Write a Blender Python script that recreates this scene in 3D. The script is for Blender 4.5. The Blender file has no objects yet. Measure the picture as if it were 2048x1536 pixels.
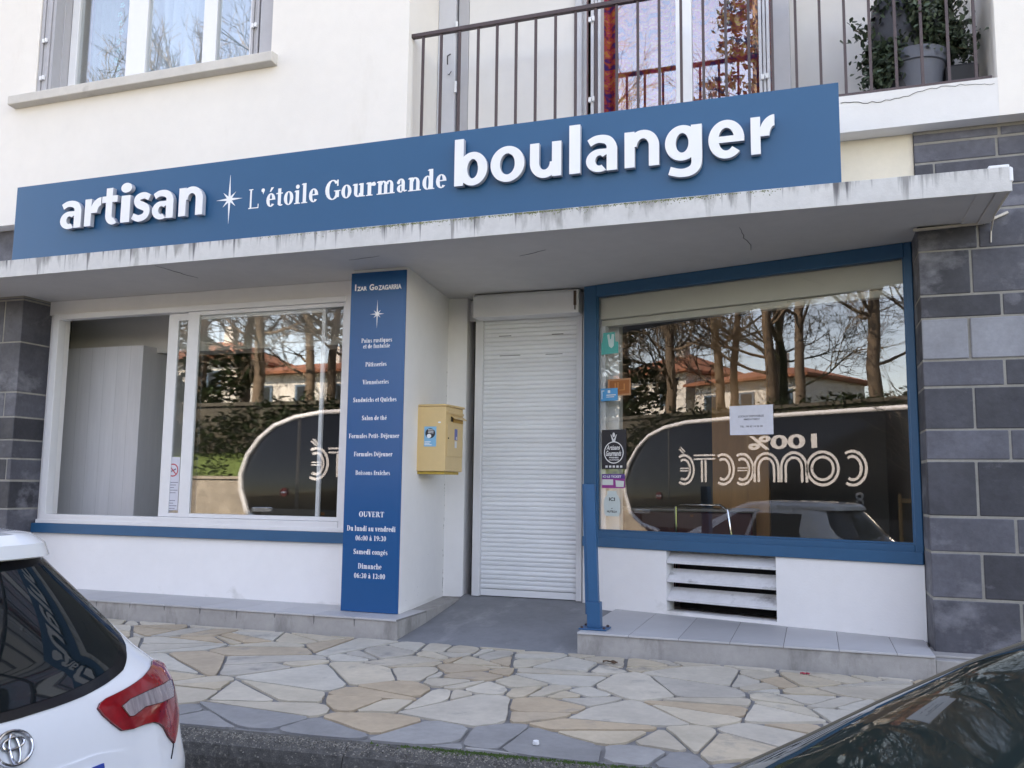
import bpy, bmesh, math, random
import numpy as np
from mathutils import Vector, Matrix

R = math.radians
scene = bpy.context.scene
col = scene.collection

# ------------------------------------------------------------------ camera
F_PX, YAW, PITCH, ROLL = 1758.64, .330395, .1156758, .0119935     # focal length in pixels of the 2048 px wide photograph
CAM = np.array([0., 0., 1.0])
cyw, syw, cpt, spt = math.cos(YAW), math.sin(YAW), math.cos(PITCH), math.sin(PITCH)
FWD = np.array([-syw * cpt, cyw * cpt, spt])
_r = np.array([cyw, syw, 0.]); _u = np.cross(_r, FWD)
RGT = math.cos(ROLL) * _r + math.sin(ROLL) * _u
UPV = -math.sin(ROLL) * _r + math.cos(ROLL) * _u
cam_d = bpy.data.cameras.new('camera')
cam = bpy.data.objects.new('camera', cam_d); col.objects.link(cam)
cam_d.sensor_width = 36.0
cam_d.lens = F_PX / 2048 * 36.0
cam_d.clip_start = .05; cam_d.clip_end = 2000
m = Matrix.Identity(4)
for i in range(3):
    m[i][0], m[i][1], m[i][2], m[i][3] = RGT[i], UPV[i], -FWD[i], CAM[i]
cam.matrix_world = m
scene.camera = cam

# ------------------------------------------------------------------ sky, sun, exposure
SUN_EL, SUN_AZ = 44.0, -18.0        # degrees; azimuth from +Y (behind the building) clockwise
world = bpy.data.worlds.new('World'); scene.world = world
world.use_nodes = True
wn = world.node_tree; wn.nodes.clear()
w_out = wn.nodes.new('ShaderNodeOutputWorld'); w_bg = wn.nodes.new('ShaderNodeBackground')
w_sky = wn.nodes.new('ShaderNodeTexSky'); w_sky.sky_type = 'NISHITA'; w_sky.sun_disc = False
w_sky.sun_elevation = R(SUN_EL); w_sky.sun_rotation = R(SUN_AZ)
w_sky.air_density = 1.0; w_sky.dust_density = 0.0; w_sky.ozone_density = 1.0
w_bg.inputs['Strength'].default_value = .15
w_hs = wn.nodes.new('ShaderNodeHueSaturation'); w_hs.inputs['Saturation'].default_value = .82
wn.links.new(w_sky.outputs[0], w_hs.inputs['Color']); wn.links.new(w_hs.outputs[0], w_bg.inputs[0]); wn.links.new(w_bg.outputs[0], w_out.inputs[0])
sun_d = bpy.data.lights.new('sun', 'SUN'); sun_d.energy = 4.0; sun_d.angle = R(.5); sun_d.color = (1, .95, .87)
sun = bpy.data.objects.new('sun', sun_d); col.objects.link(sun)
sdir = Vector((math.sin(R(SUN_AZ)) * math.cos(R(SUN_EL)), math.cos(R(SUN_AZ)) * math.cos(R(SUN_EL)), math.sin(R(SUN_EL))))
sun.rotation_euler = sdir.to_track_quat('Z', 'Y').to_euler(); sun.location = (0, 30, 30)
vs = scene.view_settings
vs.view_transform = 'Standard'; vs.look = 'None'; vs.gamma = 1.0; vs.use_curve_mapping = False
vs.exposure = 2.56
vs.use_white_balance = True; vs.white_balance_temperature = 7700; vs.white_balance_tint = 19
scene.cycles.max_bounces = 10; scene.cycles.transparent_max_bounces = 24
scene.cycles.caustics_reflective = False; scene.cycles.caustics_refractive = False

# ------------------------------------------------------------------ measuring: a pixel of the photograph -> a point of a plane of the place
def ray(px, py):
    return (px - 1024) / F_PX * RGT - (py - 768) / F_PX * UPV + FWD
def on_y(px, py, Y):
    d = ray(px, py); return CAM + d * (Y / d[1])
def on_z(px, py, Z):
    d = ray(px, py); return CAM + d * ((Z - 1.0) / d[2])
WA = np.array([-1.72, 7.37]); WB = np.array([.695, 6.67])         # the slanting shop window in plan
WT = (WB - WA) / np.linalg.norm(WB - WA); WN = np.array([WT[1], -WT[0]])   # along it, and out of it towards the street
def on_w(px, py):
    d = ray(px, py); s = ((WA - CAM[:2]) @ WN) / (d[:2] @ WN); p = CAM + d * s
    return float((p[:2] - WA) @ WT), float(p[2])

# ------------------------------------------------------------------ mesh builder
class MB:
    def __init__(self): self.v = []; self.f = []; self.mi = []; self.attr = []; self.cur = 0; self.tone = 0.5
    def add(self, vs, fs):
        b = len(self.v); self.v += [tuple(map(float, p)) for p in vs]
        for f in fs: self.f.append([b + i for i in f]); self.mi.append(self.cur); self.attr.append(self.tone)
        return self
    def box(self, x0, x1, y0, y1, z0, z1, M=None):
        p = [(x, y, z) for x in (x0, x1) for y in (y0, y1) for z in (z0, z1)]
        if M is not None: p = [tuple(M @ Vector(q)) for q in p]
        return self.add(p, [(0, 1, 3, 2), (4, 6, 7, 5), (0, 4, 5, 1), (2, 3, 7, 6), (0, 2, 6, 4), (1, 5, 7, 3)])
    def prism(self, poly, z0, z1):                   # poly in plan (x, y), counter-clockwise
        n = len(poly)
        self.add([(x, y, z0) for x, y in poly] + [(x, y, z1) for x, y in poly],
                 [list(range(n))[::-1], list(range(n, 2 * n))] + [(i, (i + 1) % n, n + (i + 1) % n, n + i) for i in range(n)])
        return self
    def plate(self, poly, M, d=.004):                # poly (u, w) laid on a surface: M maps (u, w, out)
        n = len(poly)
        p = [tuple(M @ Vector((u, w, 0))) for u, w in poly] + [tuple(M @ Vector((u, w, d))) for u, w in poly]
        return self.add(p, [list(range(n))[::-1], list(range(n, 2 * n))] + [(i, (i + 1) % n, n + (i + 1) % n, n + i) for i in range(n)])
    def tube(self, pts, rad, n=8, cap=True):
        pts = [Vector(p) for p in pts]; k = len(pts)
        if not hasattr(rad, '__len__'): rad = [rad] * k
        vs = []; ref = None
        for i, p in enumerate(pts):
            t = (pts[min(i + 1, k - 1)] - pts[max(i - 1, 0)])
            t = t.normalized() if t.length > 1e-9 else Vector((0, 0, 1))
            if ref is None:
                ref = Vector((1, 0, 0)) if abs(t.x) < .8 else Vector((0, 1, 0))
            a = (ref - t * ref.dot(t))
            a = a.normalized() if a.length > 1e-6 else t.orthogonal().normalized()
            ref = a; b = t.cross(a)
            for j in range(n):
                th = 2 * math.pi * j / n
                vs.append(p + (a * math.cos(th) + b * math.sin(th)) * rad[i])
        fs = [(i * n + j, i * n + (j + 1) % n, (i + 1) * n + (j + 1) % n, (i + 1) * n + j) for i in range(k - 1) for j in range(n)]
        if cap: fs += [list(range(n))[::-1], list(range((k - 1) * n, k * n))]
        return self.add(vs, fs)
    def lathe(self, prof, c=(0, 0, 0), n=32, M=None):
        vs = [(c[0] + r * math.cos(2 * math.pi * j / n), c[1] + r * math.sin(2 * math.pi * j / n), c[2] + z) for r, z in prof for j in range(n)]
        if M is not None: vs = [tuple(M @ Vector(q)) for q in vs]
        k = len(prof)
        fs = [(i * n + j, i * n + (j + 1) % n, (i + 1) * n + (j + 1) % n, (i + 1) * n + j) for i in range(k - 1) for j in range(n)]
        return self.add(vs, fs)
    def grid(self, fn, nu, nv):
        vs = [fn(i / nu, j / nv) for i in range(nu + 1) for j in range(nv + 1)]
        fs = [(i * (nv + 1) + j, (i + 1) * (nv + 1) + j, (i + 1) * (nv + 1) + j + 1, i * (nv + 1) + j + 1) for i in range(nu) for j in range(nv)]
        return self.add(vs, fs)
    def build(self, name, mat, parent=None, bev=0, smooth=False, normals=True, seg=2, angle=40):
        me = bpy.data.meshes.new(name); me.from_pydata(self.v, [], self.f)
        mats = mat if isinstance(mat, (list, tuple)) else [mat]
        for q in mats: me.materials.append(q)
        me.polygons.foreach_set('material_index', self.mi)
        at = me.attributes.new('tone', 'FLOAT', 'FACE'); at.data.foreach_set('value', self.attr)
        if normals:
            bm = bmesh.new(); bm.from_mesh(me); bmesh.ops.recalc_face_normals(bm, faces=bm.faces); bm.to_mesh(me); bm.free()
        if smooth:
            me.polygons.foreach_set('use_smooth', [True] * len(me.polygons))
            me.set_sharp_from_angle(angle=R(angle))
        me.update()
        o = bpy.data.objects.new(name, me); col.objects.link(o)
        if parent is not None: o.parent = parent; o.matrix_parent_inverse = parent_inverse(parent)
        if bev:
            md = o.modifiers.new('bevel', 'BEVEL'); md.width = bev; md.segments = seg; md.limit_method = 'ANGLE'; md.angle_limit = R(35)
        return o

def parent_inverse(p):
    mw = Matrix.Identity(4); q = p; chain = []
    while q is not None: chain.append(q); q = q.parent
    for q in reversed(chain):
        mw = mw @ (q.matrix_parent_inverse if q.parent else Matrix.Identity(4)) @ q.matrix_basis
    return mw.inverted()

def tag(o, label=None, cat=None, group=None, kind=None):
    if label: o['label'] = label
    if cat: o['category'] = cat
    if group: o['group'] = group
    if kind: o['kind'] = kind
    return o
def thing(name, loc, label, cat, group=None):
    o = bpy.data.objects.new(name, None); o.empty_display_size = .2; col.objects.link(o); o.location = loc
    return tag(o, label, cat, group)

def frame_y(Y):                       # a wall facing the street at depth Y: (u=x, w=z, out=-y)
    return Matrix(((1, 0, 0, 0), (0, 0, -1, Y), (0, 1, 0, 0), (0, 0, 0, 1)))
MWIN = Matrix(((WT[0], 0, WN[0], WA[0]), (WT[1], 0, WN[1], WA[1]), (0, 1, 0, 0), (0, 0, 0, 1)))   # slanting window: (s, z, out)
def wbox(mb, s0, s1, z0, z1, o0, o1):
    return mb.box(s0, s1, z0, z1, o0, o1, MWIN)

# ------------------------------------------------------------------ materials
def rgb(r, g, b):                     # sRGB 0-255 -> linear
    f = lambda c: (c / 255) / 12.92 if c <= 10 else ((c / 255 + .055) / 1.055) ** 2.4
    return (f(r), f(g), f(b), 1)
def mat(name, color, rough=.6, var=.0, scale=6., bump=0., bscale=60., metal=0., spec=.5, tone=0., coat=0., dirt=None, stretch=(1, 1, 1), rvar=0.):
    m = bpy.data.materials.new(name); m.use_nodes = True; t = m.node_tree; b = t.nodes['Principled BSDF']
    N = t.nodes.new; L = t.links.new
    b.inputs['Roughness'].default_value = rough; b.inputs['Metallic'].default_value = metal
    b.inputs['Specular IOR Level'].default_value = spec; b.inputs['Coat Weight'].default_value = coat; b.inputs['Coat Roughness'].default_value = .03
    c = N('ShaderNodeRGB'); c.outputs[0].default_value = color if len(color) == 4 else (*color, 1)
    out = c.outputs[0]
    tc = N('ShaderNodeTexCoord'); mp = N('ShaderNodeMapping'); mp.inputs['Scale'].default_value = stretch
    L(tc.outputs['Object'], mp.inputs[0]); vec = mp.outputs[0]
    def noise(sc, det=5, ro=.6, v=vec):
        n = N('ShaderNodeTexNoise'); n.inputs['Scale'].default_value = sc; n.inputs['Detail'].default_value = det; n.inputs['Roughness'].default_value = ro
        L(v, n.inputs['Vector']); return n.outputs[0]
    def mul(val, lo, hi):
        r = N('ShaderNodeMapRange'); r.inputs[1].default_value = .25; r.inputs[2].default_value = .75
        r.inputs[3].default_value = lo; r.inputs[4].default_value = hi; L(val, r.inputs[0]); return r.outputs[0]
    def scalec(ci, f):
        x = N('ShaderNodeMix'); x.data_type = 'RGBA'; x.blend_type = 'MULTIPLY'; x.inputs[0].default_value = 1
        cb = N('ShaderNodeCombineColor'); [L(f, cb.inputs[i]) for i in range(3)]
        L(ci, x.inputs[6]); L(cb.outputs[0], x.inputs[7]); return x.outputs[2]
    if tone:
        a = N('ShaderNodeAttribute'); a.attribute_name = 'tone'
        r = N('ShaderNodeMapRange'); r.inputs[3].default_value = 1 - tone; r.inputs[4].default_value = 1 + tone; L(a.outputs['Fac'], r.inputs[0])
        out = scalec(out, r.outputs[0])
    if var:
        out = scalec(out, mul(noise(scale), 1 - var, 1 + var))
        out = scalec(out, mul(noise(scale * 7.3, 3), 1 - var * .5, 1 + var * .5))
    if dirt:                          # (colour, scale, threshold, stretch)
        dc, ds, th, st = dirt
        mp2 = N('ShaderNodeMapping'); mp2.inputs['Scale'].default_value = st; L(tc.outputs['Object'], mp2.inputs[0])
        v = noise(ds, 6, .65, mp2.outputs[0])
        r = N('ShaderNodeMapRange'); r.inputs[1].default_value = th; r.inputs[2].default_value = th + .16; L(v, r.inputs[0])
        x = N('ShaderNodeMix'); x.data_type = 'RGBA'; L(r.outputs[0], x.inputs[0]); L(out, x.inputs[6]); x.inputs[7].default_value = dc
        out = x.outputs[2]
    L(out, b.inputs['Base Color'])
    if rvar: L(mul(noise(scale * 2.1, 4), max(0, rough - rvar), min(1, rough + rvar)), b.inputs['Roughness'])
    if bump:
        bp = N('ShaderNodeBump'); bp.inputs['Strength'].default_value = min(1, bump); bp.inputs['Distance'].default_value = .004
        L(noise(bscale, 6, .65), bp.inputs['Height']); L(bp.outputs[0], b.inputs['Normal'])
    return m
def node_of(m, kind): return next(n for n in m.node_tree.nodes if n.bl_idname == kind)

def glass(name, r0=.07, tint=(.97, .98, .975), wob=0.):
    m = bpy.data.materials.new(name); m.use_nodes = True; t = m.node_tree; t.nodes.clear(); N = t.nodes.new; L = t.links.new
    o = N('ShaderNodeOutputMaterial'); x = N('ShaderNodeMixShader'); tr = N('ShaderNodeBsdfTransparent'); g = N('ShaderNodeBsdfGlossy')
    tr.inputs[0].default_value = (*tint, 1); g.inputs['Roughness'].default_value = 0; g.inputs['Color'].default_value = (1, 1, 1, 1)
    ge = N('ShaderNodeNewGeometry'); dt = N('ShaderNodeVectorMath'); dt.operation = 'DOT_PRODUCT'; L(ge.outputs['Normal'], dt.inputs[0]); L(ge.outputs['Incoming'], dt.inputs[1])
    def mth(op, a, b_):
        n = N('ShaderNodeMath'); n.operation = op
        for i, v in enumerate((a, b_)):
            if v is None: continue
            if hasattr(v, 'is_output'): L(v, n.inputs[i])
            else: n.inputs[i].default_value = v
        return n.outputs[0]
    c = mth('ABSOLUTE', dt.outputs['Value'], None); k = mth('POWER', mth('SUBTRACT', 1.0, c), 5.0); fr = mth('ADD', mth('MULTIPLY', k, 1 - r0), r0)   # Schlick, the same from both sides of the pane
    L(fr, x.inputs[0]); L(tr.outputs[0], x.inputs[1]); L(g.outputs[0], x.inputs[2]); L(x.outputs[0], o.inputs[0])
    if wob:
        tc = N('ShaderNodeTexCoord'); n = N('ShaderNodeTexNoise'); n.inputs['Scale'].default_value = 1.6; n.inputs['Detail'].default_value = 1
        bp = N('ShaderNodeBump'); bp.inputs['Strength'].default_value = wob; bp.inputs['Distance'].default_value = .01
        L(tc.outputs['Object'], n.inputs['Vector']); L(n.outputs[0], bp.inputs['Height']); L(bp.outputs[0], g.inputs['Normal'])
    return m

M = {}
M['render'] = mat('painted_render', (.80, .755, .69), .9, .03, 1.3, .25, 90, dirt=((.69, .63, .55, 1), .8, .58, (1, 1, .35)))
M['render_low'] = mat('white_render', (.84, .82, .805), .85, .03, 1.5, .3, 70, dirt=((.6, .58, .55, 1), 1.1, .68, (1, 1, .5)))
M['cream'] = mat('cream_render', (.78, .70, .56), .9, .05, 3, .3, 80)
M['slabpaint'] = mat('slab_paint', (.74, .72, .69), .85, .04, 2, .2, 60, dirt=((.45, .42, .38, 1), 2.2, .68, (1, 1, 2.5)))
M['soffit'] = mat('soffit_paint', (.60, .58, .56), .85, .06, 1.2, .15, 60, dirt=((.30, .29, .28, 1), 2.0, .70, (.6, 1.5, 1)))
M['stone'] = mat('slate_block', (.072, .072, .086), .62, .30, 4, .9, 16, tone=.48, dirt=((.19, .188, .21, 1), 2.3, .54, (1, 1, 1.4)), rvar=.15)
M['mortar'] = mat('mortar', (.29, .275, .245), .95, .15, 8, .5, 90)
M['blue'] = mat('blue_paint', (.013, .094, .200), .42, .06, 3, .12, 30, dirt=((.42, .38, .33, 1), 9, .735, (.5, 1, 2.2)))
M['blue_post'] = mat('blue_post_paint', (.018, .098, .215), .38, .06, 3, .1, 30, dirt=((.33, .27, .22, 1), 12, .80, (1, 1, .5)))
M['board'] = mat('blue_sign_board', (.010, .090, .200), .40, .02, .8, 0)
M['panelb'] = mat('blue_panel_board', (.004, .084, .238), .22, .02, 1, 0)
M['letter'] = mat('white_acrylic', (.82, .82, .82), .35, .01, 3)
M['letter_side'] = mat('letter_edge', (.42, .43, .47), .4, .02, 3)
M['vinyl'] = mat('white_vinyl', (.84, .84, .84), .4)
M['alu'] = mat('white_aluminium', (.74, .73, .73), .38, .03, 2, 0, dirt=((.45, .42, .38, 1), 5, .70, (1, 1, 1)))
M['rubber'] = mat('black_rubber', (.012, .012, .013), .55)
M['pvc'] = mat('white_pvc', (.80, .80, .80), .3, .02, 2)
M['shutterleaf'] = mat('grey_shutter_paint', (.42, .41, .42), .5, .05, 3)
M['shuttergrey'] = mat('pale_grey_metal', (.56, .56, .58), .5, .04, 3)
M['rail'] = mat('brown_metal_paint', (.070, .045, .045), .45, .15, 8, .2, 40)
M['concrete'] = mat('step_concrete', (.36, .34, .32), .9, .12, 4, .6, 45, dirt=((.20, .19, .175, 1), 2.6, .53, (1.6, 1, .6)))
M['tile'] = mat('grey_tile', (.46, .45, .45), .6, .05, 3, .08, 50, tone=.07, dirt=((.30, .29, .28, 1), 3, .67, (1, 1, 1)))
M['grout'] = mat('tile_grout', (.20, .19, .18), .95, .1, 8)
M['ramp'] = mat('ramp_cement', (.205, .21, .222), .8, .14, 3, .5, 60, dirt=((.33, .33, .34, 1), 1.8, .56, (1.4, .6, 1)))
M['asphalt'] = mat('asphalt', (.055, .055, .057), .9, .18, 14, .9, 220)
M['kerb'] = mat('kerb_concrete', (.085, .080, .072), .92, .45, 22, 1., 120, dirt=((.26, .24, .20, 1), 60, .55, (1, 1, 1)))
M['mailbox'] = mat('cream_yellow_enamel', (.70, .495, .235), .42, .05, 3, .05, 20, dirt=((.34, .25, .13, 1), 5, .72, (1, 1, .6)))
M['mailgold'] = mat('ochre_flap', (.50, .27, .03), .4, .08, 6)
M['dark'] = mat('dark_void', (.010, .010, .011), .9)
M['slat'] = mat('vent_slat_paint', (.70, .69, .69), .7, .1, 5, .2, 40, dirt=((.25, .23, .22, 1), 3.5, .58, (1, 1, 2)))
M['glass'] = glass('window_glass', .062)
M['glass2'] = glass('window_glass_wavy', .062, wob=.012)
M['glass_up'] = glass('upper_window_glass', .17, wob=.01)
M['soil'] = mat('dark_earth', (.035, .025, .018), .95)
M['chrome'] = mat('chrome', (.62, .62, .64), .12, metal=1)

# ------------------------------------------------------------------ lettering
def text_mesh(s, size=1.0, depth=0.0, offset=0.0, shear=0.0, res=6):
    cu = bpy.data.curves.new('lettering', 'FONT'); cu.body = s; cu.size = size; cu.offset = offset; cu.extrude = depth; cu.shear = shear
    cu.resolution_u = res; cu.fill_mode = 'BOTH' if depth else 'FRONT'
    o = bpy.data.objects.new('lettering', cu); col.objects.link(o)
    dg = bpy.context.evaluated_depsgraph_get(); dg.update()
    me = bpy.data.meshes.new_from_object(o.evaluated_get(dg))
    bpy.data.objects.remove(o); bpy.data.curves.remove(cu)
    n = len(me.vertices); co = np.empty(n * 3); me.vertices.foreach_get('co', co); co = co.reshape(-1, 3)
    fs = [list(p.vertices) for p in me.polygons]
    bpy.data.meshes.remove(me)
    return co, fs
def put_text(mb, s, u0, u1, w0, w1, Mx, out=.002, depth=0.0, offset=.0, keep=False, shear=0.0, flip=False):
    """Letters of the built-in sans font fitted into the rectangle u0..u1, w0..w1 of the surface Mx."""
    co, fs = text_mesh(s, 1.0, depth and .5, offset, shear)
    lo, hi = co.min(0), co.max(0)
    su = (u1 - u0) / (hi[0] - lo[0])
    if keep:
        sw = su; w0 = (w0 + w1) / 2 - su * (hi[1] - lo[1]) / 2
    else: sw = (w1 - w0) / (hi[1] - lo[1])
    pts = []
    for p in co:
        k = (p[2] - lo[2]) / max(1e-6, hi[2] - lo[2]) if depth else 0
        u = (p[0] - lo[0]) * su
        pts.append(tuple(Mx @ Vector(((u1 - u) if flip else (u0 + u), w0 + (p[1] - lo[1]) * sw, out + k * depth))))
    mb.add(pts, fs)

# a bold serif face drawn here: every glyph is a list of strokes on a cap height of 1
XH, ST, HL, SH = .68, .185, .06, .05
def _rect(x0, y0, x1, y1): return [(x0, y0), (x1, y0), (x1, y1), (x0, y1)]
def _diag(x0, y0, x1, y1, w): return [(x0 - w / 2, y0), (x0 + w / 2, y0), (x1 + w / 2, y1), (x1 - w / 2, y1)]
def _arc(cx, cy, rx, ry, tk, th, a0, a1, n=14):
    q = []
    for i in range(n):
        a, b = R(a0 + (a1 - a0) * i / n), R(a0 + (a1 - a0) * (i + 1) / n)
        q.append([(cx + rx * math.cos(a), cy + ry * math.sin(a)), (cx + rx * math.cos(b), cy + ry * math.sin(b)),
                  (cx + (rx - tk) * math.cos(b), cy + (ry - th) * math.sin(b)), (cx + (rx - tk) * math.cos(a), cy + (ry - th) * math.sin(a))])
    return q
def _disc(cx, cy, r, ry=None): return [[(cx + r * math.cos(R(30 * i)), cy + (ry or r) * math.sin(R(30 * i))) for i in range(12)]]
def _stem(x, y0, y1, lo=1, hi=1, w=ST):
    q = [_rect(x, y0, x + w, y1)]
    if lo == 1: q.append(_rect(x - .075, y0, x + w + .075, y0 + SH))
    if hi == 1: q.append(_rect(x - .075, y1 - SH, x + w + .075, y1))
    if hi == 2: q.append([(x - .09, y1 - .07), (x + .02, y1 - .1), (x + .02, y1), (x - .02, y1)])
    return q
def _o(cx, rx, h=XH, tk=.19, th=.055): return _arc(cx, h / 2, rx, h / 2 + .012, tk, th, 0, 360, 24)
G = {}
G[' '] = ([], .27)
G['a'] = (_arc(.24, .47, .2, .22, .17, .06, 0, 150) + [_rect(.27, .06, .44, .5)] + _arc(.24, .19, .2, .2, .16, .06, 60, 300) + _disc(.12, .50, .085) + [[(.40, .0), (.56, .06), (.54, .1), (.40, .1)]], .56)
G['c'] = (_arc(.28, .34, .26, .35, .19, .06, 45, 315) + _disc(.42, .52, .085), .50)
G['d'] = (_o(.27, .25) + _stem(.36, 0, 1.0, 0, 2, .19) + [_rect(.36, 0, .62, SH)], .64)
G['e'] = (_arc(.28, .34, .26, .35, .19, .06, 0, 320) + [_rect(.14, .34, .53, .40)], .55)
G['f'] = (_stem(.1, 0, .78, 1, 0, .19) + _arc(.30, .78, .2, .22, .17, .06, 30, 180) + _disc(.42, .86, .08) + [_rect(0, .60, .40, .66)], .42)
G['g'] = (_arc(.25, .46, .23, .23, .15, .05, 0, 360, 20) + _arc(.26, -.08, .25, .2, .12, .07, 0, 360, 20) + [_rect(.07, .06, .46, .19), _rect(.4, .58, .56, .66)], .55)
G['h'] = (_stem(.09, 0, 1.0, 1, 2, .18) + _arc(.36, .46, .22, .22, .16, .07, 0, 170) + _stem(.42, 0, .48, 1, 0, .17), .68)
G['i'] = (_stem(.08, 0, XH, 1, 2) + _disc(.18, .86, .11), .37)
G['j'] = (_stem(.12, -.1, XH, 0, 2) + _arc(.12, -.1, .2, .18, .17, .07, 180, 360) + _disc(.22, .86, .11), .38)
G['l'] = (_stem(.08, 0, 1.0, 1, 2), .37)
G['n'] = (_stem(.09, 0, XH, 1, 2, .18) + _arc(.36, .45, .22, .23, .16, .07, 0, 170) + _stem(.42, 0, .47, 1, 0, .17), .68)
G['m'] = (_stem(.09, 0, XH, 1, 2, .18) + _arc(.35, .45, .2, .23, .15, .07, 0, 170) + _stem(.39, 0, .47, 1, 0, .17) + _arc(.66, .45, .2, .23, .15, .07, 0, 170) + _stem(.70, 0, .47, 1, 0, .17), .98)
G['o'] = (_o(.28, .27), .57)
G['q'] = (_o(.27, .25) + _stem(.36, -.28, XH, 1, 0, .19), .63)
G['r'] = (_stem(.09, 0, XH, 1, 2, .19) + _arc(.42, .46, .18, .22, .14, .08, 70, 170) + _disc(.43, .56, .09), .52)
G['s'] = (_arc(.22, .50, .18, .19, .13, .06, 30, 270) + _arc(.22, .20, .2, .21, .15, .06, -150, 90) + [[(.10, .42), (.24, .45), (.36, .27), (.2, .24)]], .44)
G['t'] = (_stem(.1, .06, .88, 0, 0, .18) + _arc(.27, .14, .17, .15, .13, .06, 180, 320) + [_rect(0, .60, .38, .66)], .40)
G['u'] = (_stem(.08, .2, XH, 0, 2, .18) + _arc(.30, .22, .22, .23, .17, .08, 180, 350) + _stem(.40, 0, XH, 0, 2, .18) + [_rect(.4, 0, .66, SH)], .67)
G['v'] = ([_diag(.30, 0, .14, XH, .21), _diag(.30, 0, .46, XH, .07), _rect(0, .63, .31, XH), _rect(.36, .63, .58, XH)], .57)
G['w'] = ([_diag(.27, 0, .14, XH, .20), _diag(.27, 0, .42, XH, .07), _diag(.58, 0, .44, XH, .20), _diag(.58, 0, .72, XH, .07), _rect(0, .63, .3, XH), _rect(.62, .63, .84, XH)], .83)
G['B'] = (_stem(.1, 0, 1) + _arc(.36, .76, .27, .25, .19, .05, -90, 90) + _arc(.36, .27, .32, .28, .21, .05, -90, 90), .75)
G['D'] = (_stem(.1, 0, 1) + _arc(.34, .5, .42, .5, .2, .05, -90, 90), .82)
G['E'] = (_stem(.1, 0, 1) + [_rect(.1, 0, .66, .06), _rect(.1, .94, .64, 1), _rect(.3, .47, .5, .53), _rect(.58, 0, .66, .24), _rect(.56, .76, .64, 1), _rect(.46, .38, .52, .62)], .74)
G['F'] = (_stem(.1, 0, 1) + [_rect(.1, .94, .64, 1), _rect(.3, .47, .5, .53), _rect(.56, .74, .64, 1), _rect(.46, .38, .52, .62)], .68)
G['G'] = (_arc(.43, .5, .40, .52, .22, .06, 40, 320) + _stem(.58, .1, .46, 0, 1, .2) + [_rect(.66, .68, .74, 1)], .86)
G['L'] = (_stem(.1, 0, 1) + [_rect(.1, 0, .66, .06), _rect(.58, 0, .66, .28)], .72)
G['l_thin'] = (_stem(.1, 0, 1, 1, 1, .1) + [_rect(.1, 0, .62, .05), _rect(.57, 0, .62, .22)], .70)
G['O'] = (_arc(.43, .5, .41, .52, .23, .05, 0, 360, 26), .87)
G['P'] = (_stem(.1, 0, 1) + _arc(.36, .73, .31, .27, .2, .05, -90, 90), .70)
G['Q'] = (_arc(.43, .5, .41, .52, .23, .05, 0, 360, 26) + [[(.42, .02), (.75, -.22), (.84, -.2), (.6, .08)]], .87)
G['R'] = (_stem(.1, 0, 1) + _arc(.36, .75, .29, .26, .2, .05, -90, 90) + [_diag(.70, 0, .42, .5, .22), _rect(.56, 0, .88, SH)], .84)
G['S'] = (_arc(.31, .74, .26, .28, .18, .06, 30, 270) + _arc(.31, .27, .28, .29, .2, .06, -150, 90) + [[(.12, .6), (.34, .66), (.52, .4), (.28, .34)], _rect(.5, .72, .56, 1), _rect(.04, 0, .1, .28)], .64)
G['T'] = (_stem(.27, 0, 1, 1, 0) + [_rect(.02, .94, .73, 1), _rect(.02, .72, .08, 1), _rect(.67, .72, .73, 1)], .75)
G['U'] = (_stem(.1, .3, 1, 0, 1) + _arc(.42, .32, .32, .34, .2, .07, 180, 360) + _stem(.68, .3, 1, 0, 1, .07), .86)
G['V'] = ([_diag(.42, 0, .2, 1, .24), _diag(.42, 0, .66, 1, .07), _rect(0, .95, .4, 1), _rect(.54, .95, .82, 1)], .80)
G['0'] = (_arc(.27, .48, .25, .5, .17, .05, 0, 360, 24), .54)
G['1'] = (_stem(.18, 0, .98, 1, 0, .19) + [[(.04, .86), (.18, .88), (.3, .98), (.18, .98)]], .54)
G['3'] = (_arc(.24, .73, .22, .25, .17, .06, -60, 160) + _arc(.24, .26, .25, .28, .19, .06, -160, 80), .54)
G['6'] = (_arc(.28, .3, .24, .31, .16, .05, 0, 360, 20) + _arc(.46, .38, .42, .6, .18, .06, 95, 190), .55)
G['9'] = (_arc(.27, .67, .24, .31, .16, .05, 0, 360, 20) + _arc(.09, .58, .42, .6, .18, .06, -85, 10), .55)
G[':'] = (_disc(.15, .12, .1) + _disc(.15, .54, .1), .32)
G['-'] = ([_rect(.03, .25, .32, .37)], .36)
G["'"] = (_disc(.12, .88, .1) + [[(.13, .66), (.22, .86), (.16, .95), (.1, .8)]], .28)
_ac = {'acute': [[(.2, .76), (.27, .76), (.44, .98), (.28, .98)]], 'grave': [[(.3, .76), (.37, .76), (.26, .98), (.1, .98)]],
       'circ': [[(.08, .76), (.15, .76), (.28, .90), (.28, 1.0), (.22, 1.0)], [(.40, .76), (.47, .76), (.33, 1.0), (.27, 1.0), (.27, .90)]]}
G['é'] = (G['e'][0] + _ac['acute'], .55); G['à'] = (G['a'][0] + _ac['grave'], .56); G['â'] = (G['a'][0] + _ac['circ'], .56)
G['î'] = (_stem(.08, 0, XH, 1, 2) + [[(x - .09, y) for x, y in q] for q in _ac['circ']], .37)
def serif_polys(s):
    x = 0; out = []
    for ch in s:
        g, adv = G['l_thin'] if ch == '~' else G[ch]
        for q in g: out.append([(x + a, b) for a, b in q])
        x += adv + .035
    return out, x
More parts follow.
